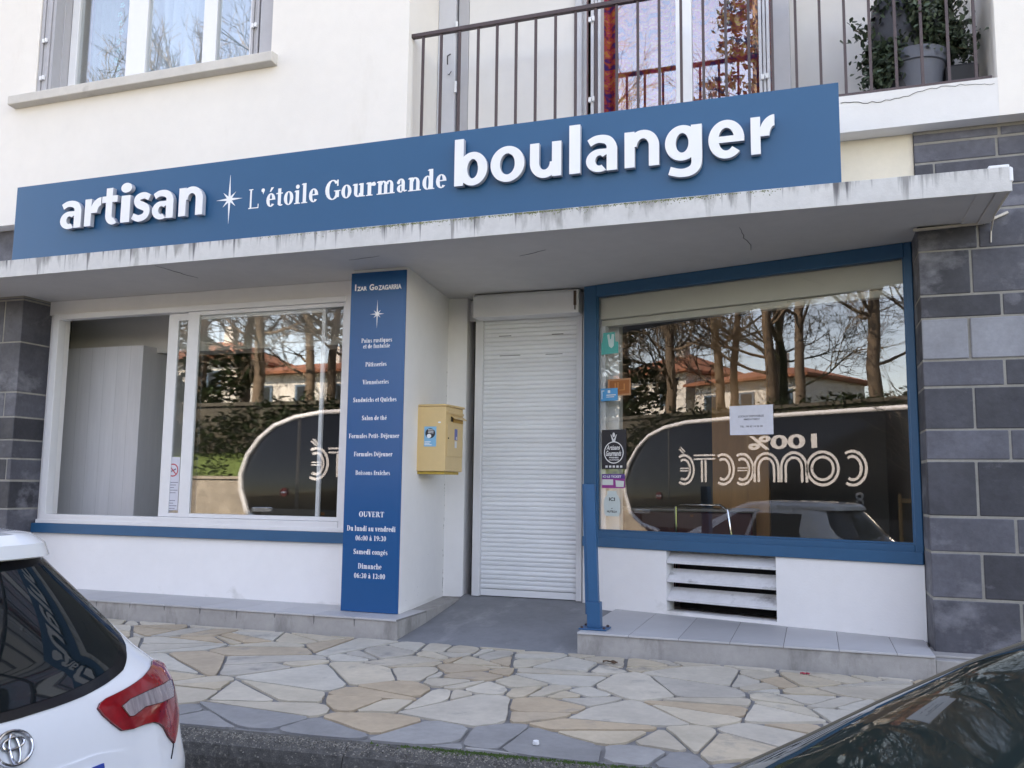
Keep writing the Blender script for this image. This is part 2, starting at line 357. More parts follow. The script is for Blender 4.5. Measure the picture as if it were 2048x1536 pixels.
def put_serif(mb, s, uc, wb, width, Mx, out=.0015, cap=None):
    """One line of the serif face, centred on uc with its baseline at wb."""
    polys, tot = serif_polys(s)
    xs = [p[0] for q in polys for p in q]; lo, hi = min(xs), max(xs)
    k = width / (hi - lo); kc = cap if cap else k
    for i, q in enumerate(polys):
        z = out + (i % 40) * .00002
        pts = [(uc - width / 2 + (a - lo) * k, wb + b * kc) for a, b in q]
        mb.add([tuple(Mx @ Vector((a, b, z))) for a, b in pts], [list(range(len(pts)))])
def star_poly(cx, cz, w, h):
    p = []
    for i in range(16):
        a = math.pi / 2 + i * math.pi / 8
        if i % 2: r = .105 * w
        elif i in (0, 8): r = None; p.append((cx, cz + (h / 2 if i == 0 else -h / 2))); continue
        elif i in (4, 12): r = w / 2
        else: r = .34 * w
        p.append((cx + r * math.cos(a), cz + r * math.sin(a)))
    return p

# bold upright sans for the raised letters: strokes of a humanist alphabet, x-height .5
def _sweep(pts, w):
    p = []
    n = len(pts)
    for i in range(n - 1):                   # Catmull-Rom through the spine
        a, b, c, d = pts[max(0, i - 1)], pts[i], pts[i + 1], pts[min(n - 1, i + 2)]
        for k in range(5):
            t = k / 5
            p.append(tuple(.5 * (2 * b[j] + (c[j] - a[j]) * t + (2 * a[j] - 5 * b[j] + 4 * c[j] - d[j]) * t * t + (3 * b[j] - a[j] - 3 * c[j] + d[j]) * t ** 3) for j in (0, 1)))
    p.append(pts[-1]); n = len(p); L_, R_ = [], []
    for i, q in enumerate(p):
        a, b = p[max(0, i - 1)], p[min(n - 1, i + 1)]; l = math.dist(a, b); nx, ny = -(b[1] - a[1]) / l, (b[0] - a[0]) / l
        f = i / (n - 1) * (len(w) - 1); j = min(int(f), len(w) - 2); ww = (w[j] + (w[j + 1] - w[j]) * (f - j)) / 2
        L_.append((q[0] + nx * ww, q[1] + ny * ww)); R_.append((q[0] - nx * ww, q[1] - ny * ww))
    return L_ + R_[::-1]
def _band(cx, cy, rx, ry, tk, th, a0, a1, n=28):
    o = [(cx + rx * math.cos(R(a0 + (a1 - a0) * i / n)), cy + ry * math.sin(R(a0 + (a1 - a0) * i / n))) for i in range(n + 1)]
    q = [(cx + (rx - tk) * math.cos(R(a0 + (a1 - a0) * i / n)), cy + (ry - th) * math.sin(R(a0 + (a1 - a0) * i / n))) for i in range(n + 1)]
    return o + q[::-1]
def _ring(cx, cy, rx, ry, tk, th): return [_band(cx, cy, rx, ry, tk, th, 0, 180), _band(cx, cy, rx, ry, tk, th, 180, 360)]
def _disc2(cx, cy, r): return [(cx + r * math.cos(R(12 * i)), cy + r * math.sin(R(12 * i))) for i in range(30)]
BOLD = {
 'o': _ring(.275, .25, .275, .262, .155, .108),
 'b': [_rect(0, 0, .148, .735)] + _ring(.300, .25, .238, .262, .150, .112),
 'l': [_rect(0, 0, .15, .735)],
 'i': [_rect(.016, 0, .166, .50), _disc2(.091, .645, .091)],
 'n': [_rect(0, 0, .15, .50), _band(.272, .285, .238, .227, .150, .118, 0, 180), _rect(.360, 0, .510, .285)],
 'u': [_rect(.360, 0, .510, .50), _band(.238, .215, .238, .227, .150, .118, 180, 360), _rect(0, .215, .150, .50)],
 'r': [_rect(0, 0, .15, .50), _band(.37, .235, .245, .277, .165, .150, 90, 180)],
 't': [_rect(.095, .14, .245, .64), _rect(0, .385, .365, .50), _band(.275, .155, .18, .167, .150, .115, 180, 300)],
 's': [_sweep([(.375, .405), (.285, .449), (.195, .449), (.115, .415), (.10, .355), (.145, .30), (.225, .268), (.305, .225), (.325, .155), (.29, .085), (.205, .052), (.115, .053), (.015, .10)], [.108, .125, .145, .125, .108])],
 'a': [_rect(.300, 0, .450, .33), _sweep([(.045, .405), (.13, .447), (.225, .453), (.315, .425), (.365, .36), (.375, .29)], [.105, .11, .13, .15])] + [_band(.195, .152, .195, .162, .135, .090, 40, 300), _rect(.20, .232, .32, .312)],
 'g': [_rect(.362, .02, .510, .50)] + _ring(.238, .265, .238, .245, .150, .110) + [_sweep([(.436, .06), (.43, -.04), (.385, -.11), (.30, -.145), (.19, -.145), (.06, -.105)], [.148, .14, .125, .112, .112])],
 'e': [_band(.265, .25, .265, .262, .150, .108, 0, 318, 40), _rect(.12, .205, .528, .292)],
}
def bold_letter(mb, ch, u0, u1, w0, w1, y_back, y_front):
    polys = BOLD[ch]; xs = [p[0] for q in polys for p in q]; ys = [p[1] for q in polys for p in q]
    a0, a1, b0, b1 = min(xs), max(xs), min(ys), max(ys)
    for i, q in enumerate(polys):
        q = [(u0 + (x - a0) * (u1 - u0) / (a1 - a0), w0 + (y - b0) * (w1 - w0) / (b1 - b0)) for x, y in q]
        ar = sum(q[k][0] * q[(k + 1) % len(q)][1] - q[(k + 1) % len(q)][0] * q[k][1] for k in range(len(q)))
        if ar < 0: q = q[::-1]
        n = len(q); yf = y_front + i * .00025
        mb.cur = 0; b = len(mb.v)
        mb.add([(x, yf, z) for x, z in q], [list(range(n))])
        mb.cur = 1
        mb.add([(x, yf, z) for x, z in q] + [(x, y_back, z) for x, z in q], [(k, (k + 1) % n, n + (k + 1) % n, n + k) for k in range(n)])
# ================================================================== ground
PZ, RZ = -.145, -.70                    # pavement and carriageway levels; step tops are 0
def kerb_y(x): return 3.62 + (x + 2.88) * .072
g = MB(); g.box(-220, 220, -220, 220, RZ - .3, RZ)
tag(g.build('road', M['asphalt']), kind='structure')
g = MB(); g.prism([(-40, kerb_y(-40)), (30, kerb_y(30)), (30, 6.3), (-40, 6.3)], RZ + .004, PZ - .012)
M['joint'] = mat('paving_joint_mortar', (.19, .185, .18), .95, .2, 9, .6, 90)
tag(g.build('pavement_bed', M['joint']), kind='structure')

def clip(poly, nx, ny, c):              # keep nx*x+ny*y <= c
    out = []
    for i in range(len(poly)):
        p, q = poly[i], poly[(i + 1) % len(poly)]
        a, b = nx * p[0] + ny * p[1] - c, nx * q[0] + ny * q[1] - c
        if a <= 0: out.append(p)
        if a * b < 0:
            t = a / (a - b); out.append((p[0] + t * (q[0] - p[0]), p[1] + t * (q[1] - p[1])))
    return out
def area(p): return .5 * abs(sum(p[i][0] * p[(i + 1) % len(p)][1] - p[(i + 1) % len(p)][0] * p[i][1] for i in range(len(p))))
def inset(poly, d):
    n = len(poly); q = poly
    for i in range(n):
        a, b = poly[i], poly[(i + 1) % n]
        ex, ey = b[0] - a[0], b[1] - a[1]; l = math.hypot(ex, ey)
        if l < 1e-6: continue
        nx, ny = ey / l, -ex / l
        q = clip(q, nx, ny, nx * a[0] + ny * a[1] - d)
        if len(q) < 3: return []
    return q
rng = random.Random(11)
pave = MB()
X0, X1, Y1 = -11.5, 6.5, 6.075
pts = []
while len(pts) < 330:
    p = (rng.uniform(X0 - .5, X1 + .5), rng.uniform(3.2, 6.5))
    if all((p[0] - q[0]) ** 2 + (p[1] - q[1]) ** 2 > .15 ** 2 for q in pts): pts.append(p)
cells = []
for p in pts:
    poly = [(p[0] - 1.2, p[1] - 1.2), (p[0] + 1.2, p[1] - 1.2), (p[0] + 1.2, p[1] + 1.2), (p[0] - 1.2, p[1] + 1.2)]
    for q in pts:
        if q is p: continue
        dx, dy = q[0] - p[0], q[1] - p[1]
        if dx * dx + dy * dy > 5: continue
        poly = clip(poly, dx, dy, dx * (p[0] + q[0]) / 2 + dy * (p[1] + q[1]) / 2)
        if len(poly) < 3: break
    poly = clip(poly, 0, 1, Y1)
    poly = clip(poly, .072, -1, -(3.62 + 2.88 * .072) - .0) if len(poly) > 2 else poly
    if len(poly) > 2: cells.append(poly)
fin = []
for c in cells:                         # crack many of the big cells once more into shards
    stack = [c]
    for k in range(2):
        nxt = []
        for q in stack:
            ar = area(q)
            if ar > .06 and rng.random() < .55:
                cx, cy = sum(a for a, b in q) / len(q), sum(b for a, b in q) / len(q)
                th = rng.uniform(0, math.pi); nx, ny = math.cos(th), math.sin(th)
                cc = nx * (cx + rng.uniform(-.07, .07)) + ny * (cy + rng.uniform(-.07, .07))
                nxt += [clip(q, nx, ny, cc), clip(q, -nx, -ny, -cc)]
            else: nxt.append(q)
        stack = nxt
    fin += [q for q in stack if len(q) > 2]
for q in fin:
    ctr = (sum(a for a, b in q) / len(q), sum(b for a, b in q) / len(q))
    s = inset(q if sum(q[i][0] * q[(i + 1) % len(q)][1] - q[(i + 1) % len(q)][0] * q[i][1] for i in range(len(q))) > 0 else q[::-1], rng.uniform(.006, .016))
    if len(s) < 3 or area(s) < .003: continue
    r = []
    n = len(s)
    for i in range(n):                   # chipped corners, slightly wandering edges
        a, b, c2 = s[i - 1], s[i], s[(i + 1) % n]
        la, lc = math.dist(a, b), math.dist(b, c2)
        k = rng.uniform(.008, .05)
        ta, tc = min(.3, k / max(la, .01)), min(.3, k / max(lc, .01))
        r.append((b[0] + (a[0] - b[0]) * ta, b[1] + (a[1] - b[1]) * ta))
        r.append((b[0] + (c2[0] - b[0]) * tc, b[1] + (c2[1] - b[1]) * tc))
        if lc > .15:
            for f in (.35, .68):
                j = rng.uniform(-.006, .006)
                r.append((b[0] + (c2[0] - b[0]) * f + (c2[1] - b[1]) / lc * j, b[1] + (c2[1] - b[1]) * f - (c2[0] - b[0]) / lc * j))
    near = ctr[1] - kerb_y(ctr[0])
    pave.cur = 1 if near < .20 + rng.uniform(-.03, .16) else 0
    pave.tone = rng.random()
    dz = rng.uniform(-.003, .002); n = len(r)
    pave.prism(r, PZ - .02, PZ + dz)
def flag_mat(name, cols, var):
    m = mat(name, (.3, .3, .3), .78, var, 3.2, .35, 55, dirt=((.22, .21, .195, 1), 3.1, .60, (1, 1, 1)), rvar=.12)
    t = m.node_tree; a = t.nodes.new('ShaderNodeAttribute'); a.attribute_name = 'tone'
    cr = t.nodes.new('ShaderNodeValToRGB'); cr.color_ramp.interpolation = 'CONSTANT'; e = cr.color_ramp.elements
    e[0].position = 0; e[0].color = (*cols[0], 1); e[1].position = 1 / len(cols); e[1].color = (*cols[1], 1)
    for i in range(2, len(cols)): el = e.new(i / len(cols)); el.color = (*cols[i], 1)
    src = next(n for n in t.nodes if n.bl_idname == 'ShaderNodeRGB')
    t.links.new(a.outputs['Fac'], cr.inputs[0])
    for l in list(src.outputs[0].links): t.links.new(cr.outputs[0], l.to_socket)
    return m
M['flag'] = flag_mat('cream_flagstone', [(0.514, 0.443, 0.339), (0.459, 0.4, 0.315), (0.444, 0.347, 0.239), (0.512, 0.457, 0.372), (0.465, 0.418, 0.346), (0.471, 0.394, 0.288), (0.426, 0.385, 0.325), (0.488, 0.427, 0.331), (0.428, 0.342, 0.244), (0.488, 0.448, 0.379)], .16)
M['flagdark'] = flag_mat('grey_flagstone', [(.25, .245, .24), (.29, .283, .272), (.23, .226, .222), (.32, .31, .295)], .18)
tag(pave.build('pavement', [M['flag'], M['flagdark']], bev=.003, seg=1), kind='structure')

k = MB()
prof = [(0, PZ - .004), (-.022, PZ - .010), (-.05, PZ - .022), (-.085, PZ - .05), (-.10, PZ - .10), (-.108, PZ - .2), (-.12, RZ + .02), (0, RZ + .02)]
for xa, xb in [(-40 + 1.0 * i, -39.004 + 1.0 * i) for i in range(70)]:
    n = len(prof)
    vs = [(x, kerb_y(x) - .003 + dy, z) for x in (xa, xb) for dy, z in prof]
    k.add(vs, [tuple(range(n)), tuple(range(2 * n - 1, n - 1, -1))] + [(i, (i + 1) % n, n + (i + 1) % n, n + i) for i in range(n)])
tag(k.build('kerb', M['kerb']), kind='structure')
pb_ = MB(); rr = random.Random(15)
for i in range(5200):                    # pebbles standing proud of the washed kerb
    x = rr.uniform(-4.5, 1.5); f = abs(rr.gauss(0, .45)); f = min(f, 1.5); y = kerb_y(x) - .003 - .02 - .075 * f
    zc = float(np.interp(-(y - kerb_y(x) + .003), [.022, .05, .085, .10, .108], [PZ - .010, PZ - .022, PZ - .05, PZ - .10, PZ - .2])); r = rr.uniform(.0025, .0065); pb_.tone = rr.random()
    a = rr.uniform(0, 6.28); e1, e2 = rr.uniform(.6, 1.2), rr.uniform(.6, 1.2)
    q = [(x + r * e1 * math.cos(a + j * 1.05), y + r * e2 * math.sin(a + j * 1.05), zc - .001) for j in range(6)] + [(x, y - r * .3, zc + r * .75)]
    pb_.add(q, [(j, (j + 1) % 6, 6) for j in range(6)])
tag(pb_.build('kerb_gravel', mat('gravel_pebble', (.17, .155, .13), .85, .2, 40, tone=.8), smooth=True), kind='stuff')
M['moss'] = mat('moss', (.045, .085, .012), .95, .3, 30, .8, 150)
ms = MB(); rr = random.Random(5)
for i in range(900):                     # the strip of moss on the kerb's lip
    c = rr.choice([-1.55, -1.45, -1.3, -.95, -.62]); x = rr.gauss(c, .14); y = kerb_y(x) - abs(rr.gauss(0, .014)) - .006
    r = rr.uniform(.003, .008)
    zc = PZ - .008 - max(0, (kerb_y(x) - y - .015)) * .5
    a = rr.uniform(0, 6.28)
    p = [(x + r * math.cos(a + j * 1.57), y + r * math.sin(a + j * 1.57), zc) for j in range(4)] + [(x + rr.uniform(-r, r) * .5, y + rr.uniform(-r, r) * .5, zc + r * rr.uniform(.8, 1.6))]
    ms.add(p, [(0, 1, 4), (1, 2, 4), (2, 3, 4), (3, 0, 4)])
tag(ms.build('moss', M['moss'], smooth=True), kind='stuff')

# ================================================================== the building with the shop
B = thing('shop_building', (-2.6, 6.4, 0), 'cream rendered building with a bakery shopfront, slate block pillars and first floor balcony', 'building')
YU, YS = 6.18, 6.32                      # upper facade plane, slate facing plane
CZ0, CZ1, CY = 2.75, 2.887, 5.63         # canopy underside, top, front
SB, ST_ = 3.425, 3.685                   # balcony slab underside and top
LX0, LX1 = -3.05, 1.20                   # loggia
wx0, wx1, wz0, wz1 = -7.03, -4.37, 4.69, 6.15
w = MB()
w.box(-16, wx0, YU, 7.0, SB, 11.4); w.box(wx1, LX0, YU, 7.0, SB, 11.4)
w.box(wx0, wx1, YU, 7.0, SB, wz0 - .10); w.box(wx0, wx1, YU, 7.0, wz1, 11.4)
w.box(LX1, 12, YU, 7.0, SB, 11.4)
w.box(LX0, LX1, YU, 7.0, 6.35, 11.4)
w.build('upper_wall', M['render'], B)
w = MB(); w.box(LX0, LX1, YU + .002, 6.78, SB + .001, ST_); w.box(-.115, LX1, 6.78, 7.05, ST_ - .1, ST_)
w.build('balcony_slab', M['slabpaint'], B)
# crack along the slab edge under the railing
cr = MB(); pr = None; rr = random.Random(3)
xs = np.linspace(.24, 1.18, 34)
cp = [(x, YU - .0005, 3.625 + .02 * math.sin(x * 9) + .035 * (x - .24) + rr.uniform(-.008, .008)) for x in xs]
cr.tube(cp, [.0022 * (1 - .5 * i / 33) for i in range(34)], 4)
cr.build('crack', M['dark'], B)
w = MB()                                  # walls behind the loggia
BY = 6.78
w.box(-2.76, -1.77, BY, 7.0, ST_, 6.35); w.box(-.115, LX1 + .1, 7.05, 7.2, ST_ - .02, 6.35)
w.box(LX0, -2.76, BY + .14, 7.0, ST_, 6.35); w.box(-1.77, -.115, BY + .02, 7.0, 5.95, 6.35)
w.build('balcony_back_wall', mat('balcony_render', (.72, .695, .66), .9, .04, 1.2, .2, 80, dirt=((.55, .52, .48, 1), .9, .64, (1, 1, .5))), B)
w = MB()                                  # unseen roof, height set for where its shadow ends, and hidden house body
w.box(-16, 12, 6.16, 18, 11.4, 11.7); w.box(-16, 12, 17.7, 18, RZ, 11.4); w.box(-16, -15.7, 7.0, 17.7, RZ, 11.4); w.box(11.7, 12, 7.0, 17.7, RZ, 11.4)
w.box(-15.7, 11.7, 7.0, 17.7, 2.9, 3.1)
w.build('rear_wall_and_roof', M['render'], B)
w = MB(); w.box(-15.7, 11.7, 10.5, 10.7, 3.1, 11.4)
w.build('upstairs_partition', mat('upstairs_plaster', (.35, .33, .31), .9), B)

# canopy
c = MB(); c.box(-16, 1.135, CY, 8.2, CZ0 + .012, CZ1)
c.box(-16, 1.135, CY, CY + .02, CZ0 - .006, CZ0 + .012)
c.box(1.06, 1.135, CY + .02, 6.3, CZ0 - .004, CZ0 + .012); c.box(.96, 1.055, CY + .02, 6.3, CZ0 + .004, CZ0 + .012)
canopy = c.build('canopy', [M['soffit']], B, bev=.006)
M['fascia'] = mat('stained_fascia', (.60, .585, .56), .88, .10, 3, .5, 60)
t = M['fascia'].node_tree                 # rain streaks that hang from the upper edge of the fascia
def streaks(m, zt, zb, cols, sx=9.0, th=.53, span=.18):
    t = m.node_tree; N = t.nodes.new; L = t.links.new
    b = t.nodes['Principled BSDF']; src = b.inputs['Base Color'].links[0].from_socket
    tc = N('ShaderNodeTexCoord'); sp = N('ShaderNodeSeparateXYZ'); L(tc.outputs['Object'], sp.inputs[0])
    hz = N('ShaderNodeMapRange'); hz.inputs[1].default_value = zt; hz.inputs[2].default_value = zb; L(sp.outputs['Z'], hz.inputs[0])
    for i, (colr, s, tt, zs) in enumerate(cols):
        mp = N('ShaderNodeMapping'); mp.inputs['Scale'].default_value = (s, .5, zs); mp.inputs['Location'].default_value = (i * 7.7, 0, 0); L(tc.outputs['Object'], mp.inputs[0])
        nz = N('ShaderNodeTexNoise'); nz.inputs['Scale'].default_value = 1; nz.inputs['Detail'].default_value = 5; nz.inputs['Roughness'].default_value = .62; L(mp.outputs[0], nz.inputs['Vector'])
        big = N('ShaderNodeTexNoise'); big.inputs['Scale'].default_value = .55; big.inputs['Detail'].default_value = 2; L(mp.outputs[0], big.inputs['Vector'])
        ad = N('ShaderNodeMath'); ad.operation = 'MULTIPLY_ADD'; L(hz.outputs[0], ad.inputs[0]); ad.inputs[1].default_value = -span; L(nz.outputs[0], ad.inputs[2])
        a2 = N('ShaderNodeMath'); a2.operation = 'MULTIPLY_ADD'; L(big.outputs[0], a2.inputs[0]); a2.inputs[1].default_value = .75; L(ad.outputs[0], a2.inputs[2])
        r = N('ShaderNodeMapRange'); r.inputs[1].default_value = tt + .25; r.inputs[2].default_value = tt + .40; L(a2.outputs[0], r.inputs[0])
        x = N('ShaderNodeMix'); x.data_type = 'RGBA'; L(r.outputs[0], x.inputs[0]); L(src, x.inputs[6]); x.inputs[7].default_value = colr; src = x.outputs[2]
    L(src, b.inputs['Base Color'])
streaks(M['fascia'], CZ1, CZ0, [((.33, .32, .30, 1), 9, .62, 2.2), ((.30, .29, .28, 1), 24, .66, .9), ((.13, .125, .13, 1), 34, .70, .8)], span=.16)
streaks(M['render_low'], 0, .22, [((.67, .65, .615, 1), 4, .70, 6)], span=.35)
c = MB(); c.box(-16, 1.137, CY - .006, CY - .0005, CZ0 - .007, CZ1 + .004)
c.build('canopy_fascia', M['fascia'], B, bev=.002)
gm = MB(); rr = random.Random(8)          # moss and grime along the top edge of the canopy
for i in range(1500):
    x = rr.choice([rr.uniform(-4.0, -.2), rr.gauss(-.9, .35), rr.gauss(-1.9, .3), rr.gauss(-2.9, .25)])
    if not -4.2 < x < .15: continue
    r = rr.uniform(.0018, .005); zc = CZ1 - abs(rr.gauss(0, .006 if rr.random() < .85 else .02)); y = CY - .006
    gm.add([(x - r, y, zc), (x, y, zc - r * rr.uniform(.7, 2.0)), (x + r, y, zc), (x, y, zc + r * .6), (x, y - r * .7, zc)], [(0, 1, 4), (1, 2, 4), (2, 3, 4), (3, 0, 4)])
tag(gm.build('canopy_moss', mat('canopy_moss', (.16, .18, .07), .95, .4, 40), B), kind='stuff')
c = MB()                                   # cable trunking under the canopy's end
y = YS - .012
tr = [on_y(1826, 461, y), on_y(1967, 446, y), on_y(2017, 424, y)]
for a, b2 in ((0, 1), (1, 2)):
    p, q = tr[a], tr[b2]; d = (q - p) / np.linalg.norm(q - p)
    Mx = Matrix(((d[0], 0, -d[2], p[0]), (0, 1, 0, y), (d[2], 0, d[0], p[2]), (0, 0, 0, 1)))
    c.box(0, np.linalg.norm(q - p) - .004, -.012, .010, -.008, .008, Mx)
c.tube([(1.135, y, 2.62), (1.14, y, 2.70), (1.125, y - .2, 2.742), (1.12, CY + .05, 2.745)], .005, 6)
c.build('cable_trunking', mat('beige_trunking', (.62, .56, .48), .5, .08, 6), B, bev=.002)
c = MB(); c.box(1.02, 1.13, CY + .0, CY + .08, CZ1 + .001, CZ1 + .022); c.box(1.125, 1.145, CY - .012, CY + .06, 2.80, CZ1 - .002)
c.build('junction_box', M['pvc'], B, bev=.006)

# slate pillars: blocks on a mortar backing
def block_wall(name, x0, x1, courses, yf, side, y_back, label=None):
    rr = random.Random(int(abs(x0) * 100)); bm_ = MB(); J = .0075
    for zb, zt, joints in courses:
        J = rr.uniform(.0055, .0085); jz = rr.uniform(-.002, .002); zb, zt = zb + jz, zt + jz
        xs = [x0] + [j for j in joints if x0 + .05 < j < x1 - .05] + [x1]
        for i in range(len(xs) - 1):
            bm_.tone = rr.random()
            a = xs[i] + (J if i else 0); b_ = xs[i + 1] - (J if i < len(xs) - 2 else 0)
            d = rr.uniform(-.002, .001)
            ya = yf + d
            first, last = i == 0, i == len(xs) - 2
            bm_.box(a, b_, ya, (y_back if (side < 0 and first) or (side > 0 and last) else yf + .06), zb + J, zt - J)
    o = bm_.build(name, M['stone'], B, bev=.007, seg=2)
    mb = MB(); mb.box(x0 + .003, x1 - .003, yf + .0045, y_back - .004, min(c_[0] for c_ in courses), max(c_[1] for c_ in courses))
    mj = mb.build('mortar_joint', M['mortar'], o)
    return o
zR = lambda py, px=1900: on_y(px, py, YS)[2]
xR = lambda px, py: on_y(px, py, YS)[0]
rnd = random.Random(4)
def far(a, b_, s=1): # block joints beyond the frame
    out = []; x = a
    while x < b_: x += rnd.choice([.33, .5, .62, .4]); out.append(x)
    return out
R0 = .70
cs = [(1198, 1310, 2045, 1960), (1105, 1198, 1966, 1966), (1033, 1105, 2033, 2033), (921, 1033, 1955, 1955), (859, 921, 2021, 2021), (774, 859, 1949, 1949), (720, 774, 2010, 2010),
      (636, 720, 1939, 1939), (590, 636, 2004, 2004), (500, 590, 1942, 1942), (424, 500, 1955, 1955)]
courses = []
for yt, yb, jx, jx2 in cs:
    zb, zt = zR(yb), zR(yt); xj = xR(jx, (yb + yt) / 2)
    courses.append((zb, zt, [xj] + far(xj, 12)))
zt = courses[-1][1]
for h, jx in ((.16, .98), (.19, .82), (.14, 1.2), (.19, .72), (.15, 1.10)):
    if zt >= SB - .02: break
    z2 = min(SB - .002, zt + h); courses.append((zt, z2, [jx] + far(jx, 12))); zt = z2
courses[-1] = (courses[-1][0], SB - .002, courses[-1][2])
pr_ = block_wall('slate_pillar', R0, 11.9, courses, YS, -1, 6.75)
# the two pale blocks
pb = MB(); 
zb, zt = zR(720) + .007, zR(636) - .007
xj = xR(1939, 678)
pb.box(R0 + .002, xj - .008, YS - .007, YS + .05, zb, zt); pb.box(xj + .008, xj + .56, YS - .007, YS + .05, zb, zt)
pb.build('pale_block', mat('pale_block_paint', (.27, .275, .30), .7, .18, 4, .4, 30, dirt=((.075, .075, .085, 1), 5, .70, (1, 1, .6))), pr_, bev=.006, seg=1)
L1 = -7.13
zL = lambda py: on_y(25, py, YS)[2]
courses = []
edges = [1300, 1180, 1090, 1018, 961, 917, 879, 833, 784, 684, 600]
jx = [0, 30, 8, 40, 12, 30, 20, 8, 34, 8]
for i in range(len(edges) - 1):
    xj = on_y(jx[i], (edges[i] + edges[i + 1]) / 2, YS)[0]
    courses.append((zL(edges[i]), zL(edges[i + 1]), [xj - d for d in (8.2, 7.6, 7.2, 6.7, 6.1, 5.5, 5.1, 4.5, 4, 3.4, 2.9, 2.3, 1.7, 1.1, .6, 0)]))
courses.append((courses[-1][1], CZ0, [L1 - 3.1, L1 - 1.4])); courses.append((CZ1, SB - .002, [L1 - 5, L1 - 4.2, L1 - 3.1, L1 - 1.4, L1 - .8, -7.52]))
block_wall('slate_pillar', -15.9, L1 - .0, courses, YS, 1, 6.70)
w = MB(); w.box(L1 + .002, R0 - .002, YS + .02, 6.6, CZ1 + .001, SB - .001)
w.build('cream_wall_strip', M['cream'], B)
w = MB(); w.box(R0 + .0, 3, YS - .004, YS + .012, SB - .022, SB - .001); w.build('mortar_fillet', M['mortar'], B)

# white walls of the shopfront
w = MB()
w.box(L1 + .002, -3.575, 6.62, 6.80, -.1, .505)                       # under the left window
w.box(L1 + .002, -3.57, 6.635, 6.80, 2.625, CZ0 + .011)                # over it
w.box(L1 + .002, -7.03, 6.66, 6.80, .505, 2.625)
low = w.build('low_wall', M['render_low'], B)
w = MB()
w.prism([(-3.575, 6.335), (-3.083, 6.335), (-3.235, 7.56), (-3.06, 7.60), (-3.06, 7.80), (-3.575, 7.80)], -.1, CZ0 + .011)
w.build('corner_wall', M['render_low'], B)
w = MB()                                   # under the slanting window, leaving the ventilation opening
v0, v1, vz0, vz1 = .603, 1.492, .025, .497
for a, b_ in ((-.03, v0), (v1, 2.515)): wbox(w, a, b_, -.1, .50, -.14, 0)
wbox(w, v0, v1, -.1, vz0, -.14, 0)
w.build('low_wall', M['render_low'], B)
v = MB()
wbox(v, v0, v1, vz0, vz1, -.30, -.26)
v.build('vent_back', M['dark'], B)
for i in range(3):                        # weather louvres: front edge low, sloping up and back
    zf = vz0 + .090 + i * .147
    sec_ = [(zf - .010, -.004), (zf + .010, -.004), (zf + .094, -.105), (zf + .074, -.105)]
    vent = MB(); vent.add([tuple(MWIN @ Vector((s_, a, b_))) for s_ in (v0 + .002, v1 - .002) for a, b_ in sec_], [(0, 1, 2, 3), (7, 6, 5, 4), (0, 4, 5, 1), (1, 5, 6, 2), (2, 6, 7, 3), (3, 7, 4, 0)])
    vent.build('ventilation_slat', M['slat'], B, bev=.003)
# dirt line along the foot of the walls is in the render itself; steps
def tiles(name, poly_x0, poly_x1, y0, yb, tile=.352, start=0):
    s = MB(); s.box(poly_x0, poly_x1, y0 + .012, yb, PZ - .03, -.014); s.box(poly_x0, poly_x1, y0, y0 + .012, PZ - .03, -.014)
    o = s.build(name, M['concrete'], B, bev=.006)
    tl = MB(); x = poly_x0 + start; rr = random.Random(2)
    x = poly_x0
    nxt = start or tile
    while x < poly_x1 - .01:
        b_ = min(poly_x1, x + nxt); nxt = tile
        tl.tone = rr.random(); tl.box(x + .002, b_ - .002, y0 - .008, yb, -.014, 0)
        x = b_
    tl.build('step_tile', M['tile'], o, bev=.002)
    gr = MB(); gr.box(poly_x0 + .001, poly_x1 - .001, y0 + .001, yb, -.0139, -.002); gr.build('grout', M['grout'], o)
    return o
tiles('step', -16, -2.972, 6.085, 6.62, .352)
s = MB(); s.prism([(-3.57, 6.62), (-2.972, 6.62), (-3.03, 7.6), (-3.3, 7.6)], PZ - .03, -.004); s.build('step', M['concrete'], B)
tiles('step', -1.586, .676, 6.085, 7.7, .337, .36)
s = MB(); s.box(.678, 12, 6.11, 6.5, PZ - .03, -.03); s.box(.678, 12, 6.19, 6.5, -.03, -.012); s.build('step', M['concrete'], B, bev=.006)
s = MB(); s.add([(-2.974, 6.075, PZ - .006), (-1.586, 6.075, PZ - .006), (-1.586, 7.66, .014), (-3.06, 7.66, .014), (-2.974, 6.075, PZ - .2), (-1.586, 6.075, PZ - .2), (-1.586, 7.66, -.2), (-3.06, 7.66, -.2)],
                [(0, 1, 2, 3), (4, 7, 6, 5), (0, 4, 5, 1), (1, 5, 6, 2), (2, 6, 7, 3), (3, 7, 4, 0)])
s.build('entrance_ramp', M['ramp'], B)

# roller shutter in the doorway
DY = 7.62
dx0, dx1 = on_y(967, 800, DY)[0], on_y(1155, 800, DY)[0]
dzt = on_y(1060, 630, DY)[2]
sh = MB(); z = .025; rr = random.Random(9); n_sl = 62; pitch = (dzt - .055 - z) / n_sl
prof_y = [0, -.006, -.009, -.009, -.006, 0, .003]
pts_ = []
sh.box(dx0 + .003, dx1 - .003, DY - .010, DY + .006, .018, .075)
z = .079; pitch = (dzt + .05 - z) / n_sl
for i in range(n_sl):
    sh.tone = rr.random()
    zz = [0, .12, .35, .62, .86, .96, 1.0]; dyj = rr.uniform(-.0006, .0006)
    p0 = [(dx0 + .002, DY + a + dyj, z + b_ * pitch) for a, b_ in zip(prof_y, zz)]; p1 = [(dx1 - .002, q[1], q[2]) for q in p0]
    sh.add(p0 + p1, [(j, 7 + j, 8 + j, j + 1) for j in range(6)])
    z += pitch
